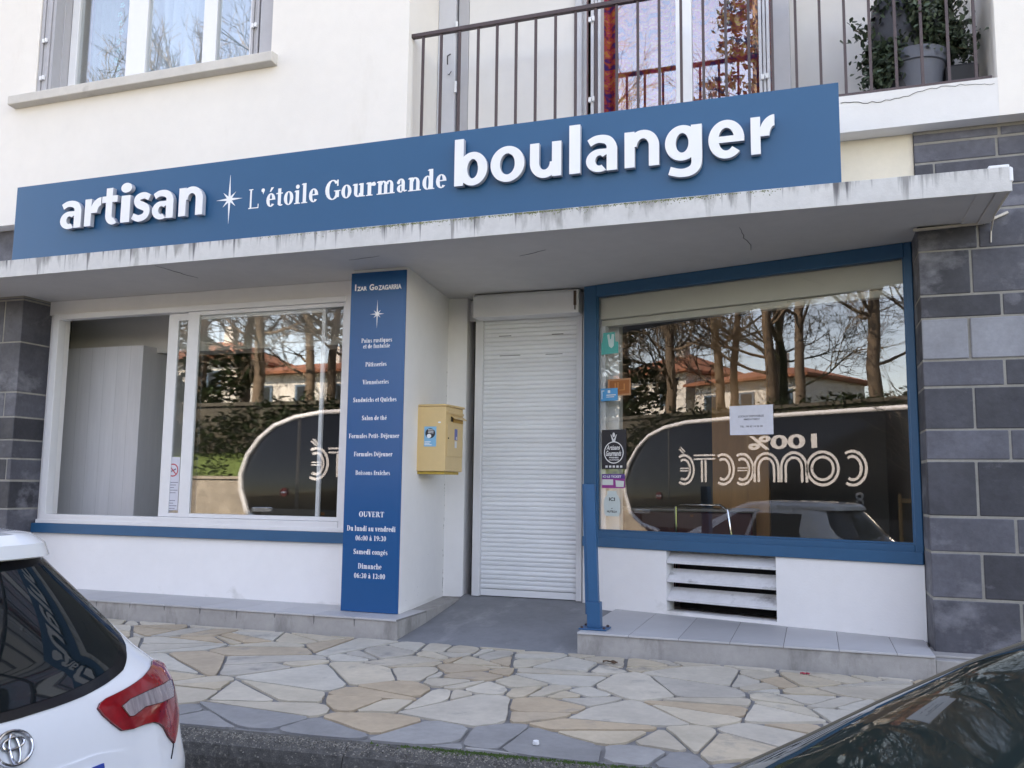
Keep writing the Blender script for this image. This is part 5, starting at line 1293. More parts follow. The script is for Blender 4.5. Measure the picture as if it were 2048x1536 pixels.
# windscreen, side windows
def nose_th(y, z): return math.pi - rear_y(y, z)
ws = [(-.62, 1.0), (.62, 1.0), (.60, 1.1), (.50, 1.40), (-.50, 1.40), (-.60, 1.1)]
car.patch('windscreen', [(nose_th(y, z), z) for y, z in ws], M['blackgloss'], YR, .004, 5)
def side_th(x, z, s):
    xn, xt, w_ = car.par(z); a = .5
    if x > xt - a: k = (x - (xt - a)) / a; th = math.acos(max(0, min(1, k)) ** (car.m / 2))
    elif x < xn + a: k = ((xn + a) - x) / a; th = math.pi - math.acos(max(0, min(1, k)) ** (car.m / 2))
    else: th = math.pi / 2
    return s * th
for s in (-1, 1):
    for poly in ([(-2.35, 1.0), (-1.56, 1.01), (-1.56, 1.40), (-1.80, 1.39)], [(-1.50, 1.01), (-.72, 1.04), (-.62, 1.12), (-.80, 1.37), (-1.50, 1.40)]):
        mb = MB(); 
        def sp(x, z):
            w_ = car.par(z)[2]; th = side_th(x, z, s); p = car.pt(th, z); return Vector((car.c[0] + x, p.y + s * .006, p.z))
        n = 10
        q = poly
        lo_a, lo_b = q[0], q[1]
        if len(q) == 4: mb.grid(lambda u, v: sp((q[0][0] + (q[3][0] - q[0][0]) * v) * (1 - u) + (q[1][0] + (q[2][0] - q[1][0]) * v) * u, (q[0][1] + (q[3][1] - q[0][1]) * v) * (1 - u) + (q[1][1] + (q[2][1] - q[1][1]) * v) * u), 10, 8)
        else: mb.grid(lambda u, v: sp(q[0][0] * (1 - u) + (-.74 + (-.08 * v if v > .3 else .1 * v)) * u, 1.01 + (1.385 - 1.01) * v + .02 * u * (1 - v)), 10, 8)
        mb.build('side_window', M['blackgloss'], YR, smooth=True, normals=False)
# rear lamps: outline read off the photograph for the right one, mirrored for the left one
tl = [(300, 1335), (302, 1324), (314, 1325), (328, 1331), (339, 1341), (345, 1355), (350, 1385), (353, 1420), (351, 1455), (345, 1487), (334, 1474), (325, 1456), (316, 1448), (304, 1445), (288, 1449), (264, 1458), (241, 1462), (222, 1448), (204, 1432), (193, 1418), (197, 1408), (210, 1398), (245, 1381), (279, 1359), (292, 1347)]
tlh = HC(tl)
cl = [(238, 1414), (255, 1400), (290, 1384), (320, 1371), (331, 1364), (338, 1362), (342, 1378), (342, 1395), (332, 1401), (318, 1407), (285, 1416), (262, 1434), (254, 1435)]
clh = HC(cl)
for s in (1, -1):
    lp = car.patch('tail_light', [(s * t_, z) for t_, z in tlh], M['red_lens'], YR, .010, 5)
    car.patch('reversing_lens', [(s * t_, z) for t_, z in clh], M['clear_lens'], lp, .0125, 5)
    car.strip('lens_edge', [(s * t_, z) for t_, z in clh + clh[:1]], .0014, M['red_dark'], lp, .0125)
    car.strip('lamp_gasket', [(s * t_, z) for t_, z in tlh + tlh[:1]], .0013, M['rubber'], lp, .004)
# emblem: three chrome ovals
ex, ez = 0.0, .925
def oval(mb, cy_, cz_, ry, rz, r_):
    mb.tube([car.pt(rear_y(cy_ + ry * math.cos(t_), cz_ + rz * math.sin(t_)), cz_ + rz * math.sin(t_), .008) for t_ in np.linspace(0, 2 * math.pi, 41)], r_, 8, cap=False)
lg = car.hit(18, 1500); ez = lg[1] if lg else .92
e0 = -.042; mb = MB(); oval(mb, e0, ez, .060, .043, .0052); oval(mb, e0, ez + .012, .035, .015, .0045); oval(mb, e0, ez - .003, .016, .037, .0045); mb.build('emblem', M['chrome'], YR, smooth=True)
# hatch shut line, bumper line, plate recess
mb = MB(); sh_ = [(.76, 1.02), (.735, .96), (.66, .86)]
car.strip('shut_line', [(rear_y(.60, .74), .74), (rear_y(.655, .80), .80), (rear_y(.70, .86), .86)], .0025, M['dark'], YR, .0015)
car.strip('shut_line', [(rear_y(-.60, .74), .74), (rear_y(-.655, .80), .80), (rear_y(-.70, .86), .86)], .0025, M['dark'], YR, .0015)
car.patch('plate_recess', [(rear_y(y, z), z) for y, z in ((-.36, .72), (.36, .72), (.40, .78), (.36, .83), (.25, .85), (-.25, .85), (-.36, .83), (-.40, .78))], white, YR, .006, 4)
pl = car.patch('number_plate', [(rear_y(y, z), z) for y, z in ((-.26, .715), (.26, .715), (.26, .82), (-.26, .82))], M['vinyl'], YR, .012, 4)
car.patch('plate_band', [(rear_y(y, z), z) for y, z in ((.21, .715), (.26, .715), (.26, .82), (.21, .82))], mat('plate_blue', (.02, .06, .32), .4), pl, .0135, 3)
car.patch('rear_bumper', [(rear_y(y, z), z) for y, z in ((-.60, .30), (.60, .30), (.62, .42), (-.62, .42))], M['rubber'], YR, .006, 4)
for s in (-1, 1): car.patch('headlight', [(s * (math.pi - a), z) for a, z in ((.55, .68), (1.05, .72), (1.25, .82), (.85, .80))], M['lampglass'], YR, .008, 4)
for s in (-1, 1):
    mb = MB(); mb.lathe([(0, -.055), (.07, -.05), (.10, 0), (.07, .05), (0, .055)], (0, 0, 0), 16, Matrix.Translation((CX - 2.25, CYc + s * .90, RZ + 1.02)) @ Matrix.Rotation(R(90), 4, 'Y') @ Matrix.Scale(.8, 4, (1, 0, 0))); mb.build('wing_mirror', white, YR, smooth=True)
wheels(YR, (CX - .62, CX - 3.13), CYc, .83, .30, RZ)
mb = MB(); mb.box(CX - 3.6, CX - .2, CYc - .7, CYc + .7, RZ + .16, RZ + .30); mb.build('underbody', M['rubber'], YR)

# --- dark car, nose towards the left, its windscreen at the lower right of the view
DK = thing('parked_car', (1.6, 1.6, RZ), 'dark green blue car whose windscreen edge cuts the lower right corner', 'car')
rows2 = [(.22, -.80, 3.2, .74), (.30, -.92, 3.28, .79), (.45, -1.0, 3.32, .83), (.62, -.98, 3.32, .845), (.74, -.88, 3.27, .845), (.84, -.62, 3.2, .84), (.91, -.30, 3.15, .83), (.96, -.19, 3.10, .815),
         (1.04, -.02, 3.02, .78), (1.14, .15, 2.92, .74), (1.24, .31, 2.8, .70), (1.34, .48, 2.66, .655), (1.40, .60, 2.5, .62), (1.44, .74, 2.4, .57), (1.465, .95, 2.25, .49), (1.48, 1.25, 2.0, .32), (1.483, 1.5, 1.8, .14)]
car2 = Shell(rows2, -.22, 1.58, RZ, tail=+1, m=4.0, a=.33)
dgreen = paint('dark_car_paint', (.010, .022, .030), .18)
car2.body('body', dgreen, DK)
def n_th(y, z):
    w_ = car2.par(z)[2]; s = max(-1, min(1, y / w_)); return math.pi - math.asin(math.copysign(abs(s) ** (car2.m / 2), s))
def ws2(k, z0_, z1_): return [(n_th(car2.par(z)[2] * s * k, z), z) for z, s in [(z0_, -1), (z0_, -.5), (z0_, 0), (z0_, .5)] + [(z0_ + (z1_ - z0_) * i / 8, 1) for i in range(9)] + [(z1_, .5), (z1_, 0), (z1_, -.5)] + [(z1_ - (z1_ - z0_) * i / 8, -1) for i in range(8)]]
wsc = car2.patch('windscreen_surround', ws2(.915, .975, 1.415), M['blackgloss'], DK, .003, 5)
car2.patch('windscreen', ws2(.80, 1.00, 1.40), M['rearglass'], wsc, .006, 5)
M['trim'] = mat('brass_trim', (.16, .15, .12), .3, metal=.7)  # dull golden metal of the edge trim
car2.strip('windscreen_trim', [(n_th(car2.par(z)[2] * .805, z), z) for z in (.985, 1.1, 1.2, 1.3, 1.39)], .0035, M['trim'], DK, .007)
for k_ in (.935, .95, .965): car2.strip('pillar_moulding', [(n_th(car2.par(z)[2] * k_, z), z) for z in (.97, 1.02, 1.07)], .0028, M['rubber'], DK, .0035)
for s in (-1, 1):
    mb = MB()
    def sp2(x, z):
        w_ = car2.par(z)[2]; return Vector((car2.c[0] + x, car2.c[1] + s * (w_ + .004), RZ + z))
    mb.grid(lambda u, v: sp2((.75 + .32 * v) + u * (2.3 - .35 * v - .75 - .32 * v), 1.0 + .36 * v), 10, 6); mb.build('side_window', M['blackgloss'], DK, smooth=True, normals=False)
for s in (-1, 1): car2.patch('headlight', [(s * (math.pi - a), z) for a, z in ((.55, .62), (1.05, .66), (1.2, .76), (.85, .74))], M['lampglass'], DK, .008, 4)
for s in (-1, 1): car2.patch('tail_light', [(s * a, z) for a, z in ((.7, .75), (1.2, .75), (1.2, .92), (.8, .92))], M['red_lens'], DK, .008, 4)
wheels(DK, (-.15, 2.5), 1.60, .83, .31, RZ)
mb = MB(); mb.box(-.7, 2.9, .92, 2.28, RZ + .16, RZ + .30); mb.build('underbody', M['rubber'], DK)
# ================================================================== the far side of the street (seen in the panes)
PF = -6.9                                  # foot of the low wall
g = MB(); g.box(-70, 40, PF - .2, -5.9, RZ - .1, RZ + .14); tag(g.build('far_pavement', mat('far_pavement', (.34, .31, .27), .9, .1, 3)), kind='structure')
g = MB(); g.add([(-70, -7.2, .55), (40, -7.2, .55), (40, -9.5, 1.9), (-70, -9.5, 1.9), (-70, -7.2, RZ), (40, -7.2, RZ), (40, -9.5, RZ), (-70, -9.5, RZ)], [(0, 1, 2, 3), (4, 7, 6, 5), (0, 4, 5, 1), (1, 5, 6, 2), (2, 6, 7, 3), (3, 7, 4, 0)])
tag(g.build('grass_bank', mat('bank_grass', (.085, .125, .03), .95, .3, 4, .8, 40)), kind='structure')
g = MB(); g.box(-140, 90, -120, -9.9, RZ, 3.25); tag(g.build('park_ground', mat('park_ground', (.14, .13, .08), .95, .2, 2)), kind='structure')
mw = mat('old_stone_wall', (.080, .072, .055), .92, .3, 2.2, .9, 9, dirt=((.07, .085, .045, 1), 1.1, .60, (1, 1, 1.3)))
g = MB(); g.box(-70, 40, -9.9, -9.5, RZ, 3.35); g.box(-70, 40, -9.94, -9.44, 3.352, 3.46); tag(g.build('retaining_wall', mw), 'tall old stone retaining wall across the street under the bare trees', 'wall')
g = MB(); g.box(-70, -13.2, -7.2, -6.9, RZ + .1, 1.10); g.box(-70, -13.2, -7.24, -6.86, 1.102, 1.18); tag(g.build('low_wall', mat('low_stone_wall', (.29, .255, .205), .92, .35, 3, .7, 14)), 'low pale stone wall with ivy beyond the bus front', 'wall')
iv = MB(); rr = random.Random(31)
def leaf_cloud(mb, c, r, n, l, rr, flat=1.0):
    for _ in range(n):
        v = Vector((rr.gauss(0, 1), rr.gauss(0, 1), rr.gauss(0, 1))); v = v.normalized() * (rr.random() ** .45)
        p = Vector(c) + Vector((v.x * r[0], v.y * r[1], v.z * r[2])); d = Vector((rr.gauss(0, 1), rr.gauss(0, 1), rr.gauss(-.2, 1) * flat)).normalized(); s = d.orthogonal().normalized()
        k = l * rr.uniform(.6, 1.3); mb.tone = rr.random()
        mb.add([p - d * k, p + s * k * .42, p + d * k, p - s * k * .42], [(0, 1, 2, 3)])
for k in range(60):
    x = rr.uniform(-30, -5); leaf_cloud(iv, (x, -8.6 + rr.uniform(-.6, .6), 1.35 + rr.uniform(-.1, .5)), (.7, .5, .35), 70, .09, rr)
for k in range(70):                        # tall dark bushes against the wall beyond the bus
    x = rr.uniform(-27, -12.5); leaf_cloud(iv, (x, -9.1 + rr.uniform(-.3, .3), rr.uniform(1.9, 3.3)), (.8, .35, .6), 80, .10, rr)
tag(iv.build('bank_shrubs', mat('bank_leaf', (.035, .052, .022), .6, .2, 8, tone=.6), normals=False), kind='stuff')
iv = MB()
for k in range(26):
    x = rr.choice([rr.uniform(-14, -7), rr.uniform(-24, -6)]); leaf_cloud(iv, (x, -9.6, 3.45 - rr.random() * .4), (.8, .25, .35), 90, .08, rr)
tag(iv.build('wall_ivy', mat('ivy_leaf', (.04, .07, .02), .6, .2, 8, tone=.6), normals=False), kind='stuff')

# bare trees: three forms, each instance a copy with its own place, turn and height
bark = mat('bark', (.17, .125, .085), .9, .35, 3, .6, 12, stretch=(1, 1, .35)); twig = mat('twig', (.19, .15, .105), .9, .2, 5)
bark_ivy = mat('ivy_bark', (.055, .06, .03), .95, .4, 4, .8, 12)
def bare_tree(seed, h=12.5):
    rr = random.Random(seed); tb, tw = MB(), MB(); stack = []
    fork = rr.uniform(2.2, 4.2); pts_ = [Vector((0, 0, 0))]; p = Vector((0, 0, 0))
    lean = Vector((rr.uniform(-.06, .06), rr.uniform(-.06, .06), 1))
    n = 7
    for i in range(n):
        p = p + lean * (fork / n) + Vector((rr.uniform(-.04, .04), rr.uniform(-.04, .04), 0)); pts_.append(p.copy())
    r0 = rr.uniform(.13, .17)
    tb.tube(pts_, [r0 * (1.35 if i == 0 else 1.0 - .25 * i / n) for i in range(n + 1)], 10)
    for k in range(rr.choice([2, 3, 3])):
        a = rr.uniform(0, 6.28) + k * 2.2; stack.append((p.copy(), Vector((math.cos(a) * .45, math.sin(a) * .45, 1)).normalized(), r0 * rr.uniform(.5, .68), (h - fork) * rr.uniform(.42, .55), 0))
    for k in range(4):
        q = pts_[rr.choice([3, 4, 5, 6])]; a = rr.uniform(0, 6.28); stack.append((q.copy(), Vector((math.cos(a), math.sin(a), rr.uniform(.1, .6))).normalized(), r0 * .28, rr.uniform(1.6, 3), 1))
    cnt = 0
    while stack and cnt < 5200:
        p, d, r, L_, dep = stack.pop(0); cnt += 1
        m_ = 5 if dep < 2 else 3; seg = [p.copy()]; q = p.copy(); dd = d.copy()
        for i in range(m_):
            dd = (dd + Vector((rr.gauss(0, .16), rr.gauss(0, .16), rr.gauss(.05, .10)))).normalized(); q = q + dd * (L_ / m_); seg.append(q.copy())
        (tb if dep < 2 else tw).tube(seg, [max(.005, r * (1 - .55 * i / m_)) for i in range(m_ + 1)], 6 if dep < 2 else 3, cap=False)
        if dep < 5 and r > .004:
            nb_ = {0: 7, 1: 6, 2: 5, 3: 3, 4: 2}[dep]
            for k in range(nb_):
                f = rr.uniform(.3, 1.0); j = min(m_ - 1, int(f * m_)); o_ = seg[j].lerp(seg[j + 1], f * m_ - j)
                ax = dd.orthogonal().normalized(); ax.rotate(Matrix.Rotation(rr.uniform(0, 6.28), 3, dd)); nd = (dd * rr.uniform(.6, 1.0) + ax * rr.uniform(.5, .95) + Vector((0, 0, .12))).normalized()
                stack.append((o_, nd, max(.007, r * rr.uniform(.38, .58)), L_ * rr.uniform(.45, .68), dep + 1))
    return tb, tw
forms = []
for sd in (3, 17, 29):
    tb, tw = bare_tree(sd); forms.append((tb, tw))
where = [(-17.8, -12, 0, 1.25), (-16.6, -13.5, 1, 1.1), (-15.0, -12, 2, 1.05), (-14.3, -14, 0, 1.0), (-13.5, -12.2, 1, 1.15), (-12.4, -12, 2, 1.2), (-9.8, -12, 0, 1.3), (-20.5, -15, 1, 1.2), (-7.8, -14.5, 2, .85), (-23.5, -13.0, 0, 1.2),
         (-11.0, -17, 1, 1.3), (-26.5, -17, 2, 1.35), (3.0, -14, 1, 1.1), (-18.8, -20, 2, 1.3), (7.5, -15, 0, 1.2), (-30, -14, 1, 1.2)]
desc = ['thick trunked bare tree before the white house, its fork low', 'slim bare tree leaning a little behind the thick trunked one', 'ivy darkened bare tree in front of the orange roof', 'bare tree behind the ivy darkened one with a bent limb',
        'pale barked bare tree with wide crooked branches above the bus', 'straight bare tree between the pale one and the spreading one', 'bare tree with three spreading limbs, rightmost large one in the shop pane', 'bare tree beside the dark evergreen', 'low bare tree right of the spreading tree',
        'bare tree left of the evergreen', 'far bare tree behind the retaining wall above the notice', 'far bare tree beyond the house gable', 'bare tree well right of the tall conifer', 'distant bare tree rising behind the orange roof', 'rightmost bare tree beyond the conifer', 'bare tree at the far left end of the wall']
pro = [None, None, None]
for i, ((x, y, k, s), lb) in enumerate(zip(where, desc)):
    z = 3.2
    if pro[k] is None:
        o = thing('bare_tree', (0, 0, 0), lb, 'tree', 'bare trees above the retaining wall')
        t_ = forms[k][0].build('trunk', bark, o, smooth=True, normals=False, angle=60); c_ = forms[k][1].build('crown', twig, o, normals=False)
        pro[k] = (o, t_, c_)
    else:
        o = pro[k][0].copy(); col.objects.link(o); o['label'] = lb
        for ch in pro[k][1:]:
            d = ch.copy(); col.objects.link(d); d.parent = o; d.matrix_parent_inverse = Matrix.Identity(4)
            if i == 2 or i == 3: 
                if d.name.startswith('trunk'): d.material_slots[0].link = 'OBJECT'; d.material_slots[0].material = bark_ivy
    o.location = (x, y, z); o.rotation_euler = (0, 0, i * 1.7); o.scale = (s, s, s)
for p_ in pro:
    for ch in p_[1:]: ch.matrix_parent_inverse = Matrix.Identity(4)
EV = thing('evergreen_tree', (-20.2, -12, 3.2), 'dark broad leaved evergreen reflected at the left edge of both panes', 'tree')
mb = MB(); mb.tube([(-20.2, -12, 3.2), (-20.1, -12, 5), (-20.2, -12.1, 7.5)], [.2, .16, .08], 8)
for k in range(8): a = k * .8; mb.tube([(-20.15, -12, 4 + k * .4), (-20.15 + 1.1 * math.cos(a), -12 + 1.1 * math.sin(a), 4.6 + k * .45)], [.06, .02], 5)
mb.build('trunk', bark, EV, smooth=True)
mb = MB(); rr = random.Random(12)
for k in range(55):
    a = rr.uniform(0, 6.28); zz = rr.uniform(3.3, 9.3); r = 1.9 * (1 - ((zz - 5.2) / 5.2) ** 2) ** .5 * rr.uniform(.3, 1)
    leaf_cloud(mb, (-20.3 + r * math.cos(a), -12 + r * math.sin(a), zz), (.55, .55, .45), 75, .16, rr)
mb.build('crown', mat('evergreen_leaf', (.035, .055, .022), .45, .2, 5, tone=.7), EV, normals=False)
CFR = thing('conifer_tree', (-1.5, -16, 3.2), 'tall dark conifer mirrored in the balcony window', 'tree')
mb = MB(); mb.tube([(-1.5, -16, 3.2), (-1.5, -16, 20)], [.3, .05], 8); mb.build('trunk', bark, CFR, smooth=True)
mb = MB()
for k in range(150):
    zz = rr.uniform(5, 21); r = (21.5 - zz) * .27 * rr.uniform(.4, 1.1) + .2; a = rr.uniform(0, 6.28)
    leaf_cloud(mb, (-1.5 + r * math.cos(a), -16 + r * math.sin(a), zz - r * .15), (.65, .65, .32), 42, .15, rr)
mb.build('crown', mat('conifer_needle', (.035, .05, .02), .6, .2, 5, tone=.6), CFR, normals=False)

# houses behind the trees
tilem = mat('orange_roof_tile', (.29, .115, .06), .85, .2, 3, .5, 20); housew = mat('house_render', (.72, .69, .63), .9, .05, 1)
def house(x0, x1, y0, y1, z0, z1, rise, label):
    o = thing('white_house', ((x0 + x1) / 2, (y0 + y1) / 2, z0), label, 'house')
    mb = MB(); mb.box(x0, x1, y0, y1, z0, z1); mb.build('wall', housew, o)
    e = .5; xm0, xm1 = x0 + (y1 - y0) * .35, x1 - (y1 - y0) * .35; ym = (y0 + y1) / 2
    mb = MB(); mb.add([(x0 - e, y0 - e, z1), (x1 + e, y0 - e, z1), (x1 + e, y1 + e, z1), (x0 - e, y1 + e, z1), (xm0, ym, z1 + rise), (xm1, ym, z1 + rise), (x0 - e, y0 - e, z1 + .15), (x1 + e, y0 - e, z1 + .15), (x1 + e, y1 + e, z1 + .15), (x0 - e, y1 + e, z1 + .15)],
                      [(0, 3, 2, 1), (6, 7, 5, 4), (7, 8, 5), (8, 9, 4, 5), (9, 6, 4), (0, 1, 7, 6), (1, 2, 8, 7), (2, 3, 9, 8), (3, 0, 6, 9)]); rf = mb.build('roof', tilem, o)
    mb = MB(); mb.box((xm0 + xm1) / 2, (xm0 + xm1) / 2 + .6, ym - .3, ym + .3, z1 + rise * .6, z1 + rise + .9); mb.build('chimney', housew, rf)
    n = max(2, int((x1 - x0) / 2.4))
    for i in range(n):
        x = x0 + (i + .5) * (x1 - x0) / n
        mb = MB(); mb.box(x - .5, x + .5, y1 + .002, y1 + .06, z1 - 1.9, z1 - .6); f_ = mb.build('window', mat('house_shutter', (.10, .16, .22), .6), o)
        mb = MB(); mb.box(x - .35, x + .35, y1 + .062, y1 + .075, z1 - 1.8, z1 - .7); mb.build('pane', M['blackgloss'], f_)
    return o
house(-36.5, -30.5, -34, -28, 3.2, 7.9, 1.6, 'taller white house with an orange hipped roof behind the evergreen')
house(-29.8, -22.5, -34, -28, 3.2, 6.95, 1.0, 'low white house with an orange roof behind the bare trunks')
house(16, 30, -40, -30, 3.2, 8.5, 1.8, 'white house with orange roof at the far right of the park')
g = MB(); rr = random.Random(77)
for k in range(260):
    x = rr.uniform(-90, 50); leaf_cloud(g, (x, -50 + rr.uniform(-8, 8), 4.2 + rr.random() * 3.0), (2.4, 2, 1.7), 40, .5, rr)
tag(g.build('distant_woodland', mat('woodland_leaf', (.075, .065, .04), .9, .2, 3, tone=.5), normals=False), kind='stuff')

# the bus in the street behind the camera
BU = thing('city_bus', (-4.0, -5.6, RZ), 'black sided city bus with a white rounded outline and white slogan lettering', 'bus')
BYS = -4.4; BW = 2.5
prof = [(-12.0, .12 - .3), (-12.5, .25), (-12.82, .75), (-12.88, 1.15), (-12.72, 1.6), (-12.4, 2.05), (-12.0, 2.38), (-11.5, 2.58), (-10.8, 2.70), (-9.5, 2.74), (5.5, 2.74), (5.9, 2.6), (6.0, 2.2), (6.0, -.2)]
mb = MB(); rr = random.Random(2)
def bus_off(d): return [(x + (d if x < 0 else -d) * .6, z - (d if z > .5 else 0)) for x, z in prof]
secs = [(BYS - .0, .10), (BYS - .05, .03), (BYS - .18, 0), (BYS - BW + .18, 0), (BYS - BW + .05, .03), (BYS - BW, .10)]
n = len(prof); vs = []
for y, d in secs: vs += [(x, y, z) for x, z in bus_off(d)]
fs = [(i * n + j, i * n + (j + 1) % n, (i + 1) * n + (j + 1) % n, (i + 1) * n + j) for i in range(len(secs) - 1) for j in range(n)] + [list(range(n))[::-1], list(range((len(secs) - 1) * n, len(secs) * n))]
mb.add(vs, fs); mb.build('body', mat('bus_black_glass', (.006, .006, .007), .12, spec=.35), BU, smooth=True, angle=35)
wl = mat('bus_white_band', (.72, .72, .73), .25, coat=1)
mb = MB(); mb.tube([(x, BYS - .02, z) for x, z in [(-11.6, -.10), (-12.2, .05), (-12.62, .35), (-12.80, .85), (-12.82, 1.2), (-12.66, 1.65), (-12.34, 2.05), (-11.95, 2.34), (-11.4, 2.53), (-10.7, 2.63), (-9.5, 2.66), (5.3, 2.66), (5.8, 2.5), (5.92, 2.1)]], .064, 10); mb.build('white_outline', wl, BU, smooth=True)
mb = MB(); mb.box(-11.4, 5.9, BYS - BW + .1, BYS - .1, RZ + .35, -.12); mb.box(-11.8, 5.9, BYS - .09, BYS - .03, RZ + .25, -.16); mb.build('skirt', M['rubber'], BU)
for x in (-9.9, -1.0, 3.8):
    for y in (BYS - .2, BYS - BW + .2):
        Mx = Matrix.Translation((x, y, RZ + .48)) @ Matrix.Rotation(R(90), 4, 'X'); mb = MB(); mb.lathe([(.30, -.14), (.46, -.14), (.48, -.1), (.48, .1), (.46, .14), (.30, .14)], (0, 0, 0), 32, Mx); w_ = mb.build('wheel', M['tyre'], BU, smooth=True, angle=30)
        mb = MB(); mb.lathe([(0, .1), (.12, .13), (.28, .1), (.30, .14), (.30, -.14), (.1, -.1), (0, -.1)], (0, 0, 0), 24, Mx); mb.build('rim', M['rim'], w_, smooth=True, angle=30)
MBUS = Matrix(((-1.055, 0, 0, -5.95), (0, 0, 1, BYS), (0, 1, 0, 0), (0, 0, 0, 1)))     # reading direction as seen from the shop
for x in (-11.3, -8.9, -4.6, -2.2, 1.6, 4.0):
    mb = MB(); mb.box(x, x + .05, BYS - .012, BYS + .0035, -.05, 2.5); mb.build('window_divider', mat('bus_divider', (.035, .035, .037), .4), BU)
mb = MB(); mb.box(-12.2, 5.8, BYS - .012, BYS + .003, .02, .42); mb.build('lower_panel', mat('bus_lower_panel', (.05, .048, .05), .35), BU)
bt = MB()
def inline(path, w_=.030, gap=.055):      # a letter stroke drawn as two parallel bands
    for o_ in (-gap, gap):
        q = []
        for i, p in enumerate(path):
            a, b_ = path[max(0, i - 1)], path[min(len(path) - 1, i + 1)]; l = math.dist(a, b_) or 1; nx, ny = -(b_[1] - a[1]) / l, (b_[0] - a[0]) / l
            q.append((p, nx, ny))
        for i in range(len(q) - 1):
            (p, nx, ny), (r, mx, my) = q[i], q[i + 1]
            bt.plate([(p[0] + nx * (o_ - w_), p[1] + ny * (o_ - w_)), (r[0] + mx * (o_ - w_), r[1] + my * (o_ - w_)), (r[0] + mx * (o_ + w_), r[1] + my * (o_ + w_)), (p[0] + nx * (o_ + w_), p[1] + ny * (o_ + w_))], MBUS @ Matrix.Translation((0, 0, .004)), .004)
def arcp(cx, cz, rx, rz, a0, a1, n=16): return [(cx + rx * math.cos(R(a0 + (a1 - a0) * i / n)), cz + rz * math.sin(R(a0 + (a1 - a0) * i / n))) for i in range(n + 1)]
z0_, z1_ = 1.16, 1.76; zc = (z0_ + z1_) / 2; hh = (z1_ - z0_) / 2
u = .28
inline(arcp(u, zc, .24, hh, 60, 300)); u += .66
inline(arcp(u, zc, .30, hh, 0, 360, 24)); u += .42
for _ in range(2): inline([(u, z0_)] + arcp(u + .25, z1_ - .28, .25, .28, 180, 0) + [(u + .50, z0_)]); u += .68
u += .2
inline(arcp(u, zc, .24, hh, 60, 300)); inline([(u - .18, zc), (u + .12, zc)], .014, .03); u += .52
inline(arcp(u, zc, .24, hh, 60, 300)); u += .22
inline([(u, z1_), (u + .62, z1_)], .02, .045); inline([(u + .33, z0_), (u + .33, z1_ - .08)]); u += .92
inline(arcp(u, zc, .24, hh, 60, 300)); inline([(u - .18, zc), (u + .12, zc)], .014, .03); inline([(u - .02, z1_ + .12), (u + .12, z1_ + .24)], .016, .03)
put_text(bt, '100%', 1.05, 2.75, 1.90, 2.22, MBUS, .004, 0, .03)
for x in (.15, -1.0): 
    for k in range(3): inline(arcp(x, .62 + k * .13, .07, .06, 0, 360, 10), .008, .012)
bt.build('slogan_lettering', mat('bus_slogan_vinyl', (.66, .66, .67), .5), BU)
mb = MB(); mb.lathe([(0, 0), (.10, 0), (.10, .02), (0, .02)], (0, 0, 0), 24, Matrix.Translation((-11.6, BYS + .01, .80)) @ Matrix.Rotation(R(-90), 4, 'X')); rd = mb.build('red_disc', mat('bus_red_disc', (.35, .02, .02), .4), BU); mb = MB(); mb.box(-11.67, -11.53, BYS + .031, BYS + .036, .78, .82); mb.build('white_bar', M['vinyl'], rd)
mb = MB(); mb.box(-12.45, -11.9, BYS - .03, BYS + .03, .33, .45); mb.build('headlight', M['lampglass'], BU, bev=.02)
mb = MB(); mb.box(-10.6, -10.5, BYS - .02, BYS + .01, .30, .36); mb.build('indicator', mat('amber_lens', (.6, .2, .02), .3), BU)

# ================================================================== small things on the paving
o = MB(); p = on_z(1072, 1490, PZ); o.lathe([(0, .018), (.013, .017), (.015, .004), (.014, .001), (0, .001)], (p[0], p[1], PZ + .002), 20); tag(o.build('bottle_cap', M['pvc'], smooth=True, angle=50), 'small white bottle cap lying on the dark edge paving', 'bottle cap')
p = on_z(1222, 1327, PZ); o = MB(); rr = random.Random(3)
o.grid(lambda u, v: (p[0] - .05 + .10 * u, p[1] - .02 + .04 * v * (1 - (2 * u - 1) ** 2) + .01 * math.sin(5 * u), PZ + .004 + .016 * abs(math.sin(4 * u + 2 * v))), 12, 6); b_ = o.build('dry_leaf', mat('dry_leaf', (.10, .055, .03), .85, .3, 30), smooth=True, normals=False); md = b_.modifiers.new('t', 'SOLIDIFY'); md.thickness = .0012; tag(b_, 'curled brown dry leaf lying before the tiled step', 'leaf')
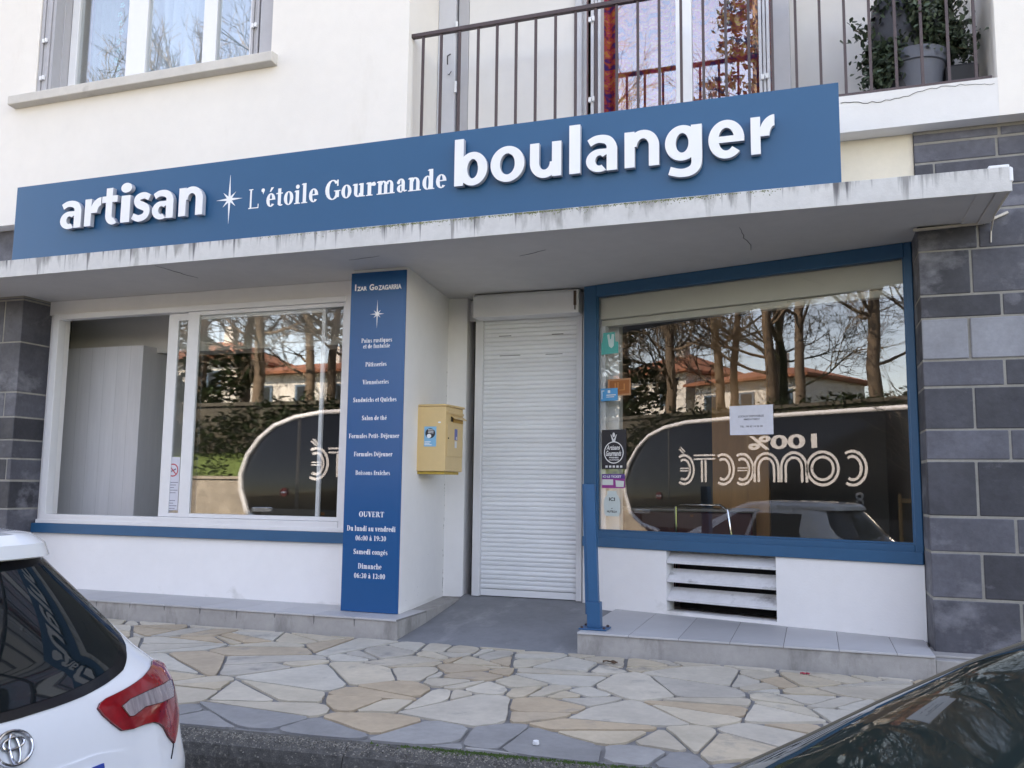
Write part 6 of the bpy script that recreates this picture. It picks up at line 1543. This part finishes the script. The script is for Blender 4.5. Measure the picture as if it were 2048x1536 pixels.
p = on_z(1610, 1350, PZ); o = MB(); o.grid(lambda u, v: (p[0] - .028 + .056 * u, p[1] - .012 + .024 * v, PZ + .004 + .012 * abs(math.sin(7 * u + 3 * v))), 8, 5); b_ = o.build('paper_scrap', mat('red_paper', (.45, .04, .07), .6), smooth=True, normals=False); md = b_.modifiers.new('t', 'SOLIDIFY'); md.thickness = .001; tag(b_, 'tiny red paper scrap at the foot of the right step', 'litter')

YT = thing('young_tree', (-4.25, -3.1, RZ), 'thin staked young tree mirrored at the right edge of the slanting pane', 'tree')
rr = random.Random(8); tk, cr_ = MB(), MB()
tk.tube([(-4.25, -3.1, RZ), (-4.24, -3.1, .6), (-4.27, -3.08, 1.9), (-4.25, -3.1, 3.2)], [.045, .04, .03, .012], 8)
for k in range(34):
    z = rr.uniform(1.1, 3.0); a = rr.uniform(0, 6.28); l = rr.uniform(.5, 1.1); p = Vector((-4.25, -3.1, z)); seg = [p]; d = Vector((math.cos(a), math.sin(a), rr.uniform(.2, .7))).normalized()
    for j in range(4): d = (d + Vector((rr.gauss(0, .12), rr.gauss(0, .12), rr.gauss(.05, .1)))).normalized(); seg.append(seg[-1] + d * l / 4)
    cr_.tube(seg, [.010, .008, .006, .005, .004], 4, cap=False)
    for j in range(4):
        q = seg[rr.choice([1, 2, 3])]; e = (d + Vector((rr.gauss(0, .6), rr.gauss(0, .6), rr.gauss(.1, .4)))).normalized(); cr_.tube([q, q + e * l * .3, q + e * l * .5 + Vector((0, 0, .03))], [.006, .005, .004], 3, cap=False)
tk.build('trunk', bark, YT, smooth=True); cr_.build('crown', twig, YT, normals=False)
for dx in (-.32, .32):
    q = MB(); q.tube([(-4.25 + dx, -3.1, RZ), (-4.25 + dx, -3.1, .95)], .035, 8); q.build('stake', mat('stake_wood', (.40, .24, .09), .8, .2, 8), YT, smooth=True)
q = MB(); q.box(-4.60, -3.90, -3.13, -3.10, .78, .86); q.build('cross_rail', mat('rail_wood', (.40, .24, .09), .8, .2, 8), YT)
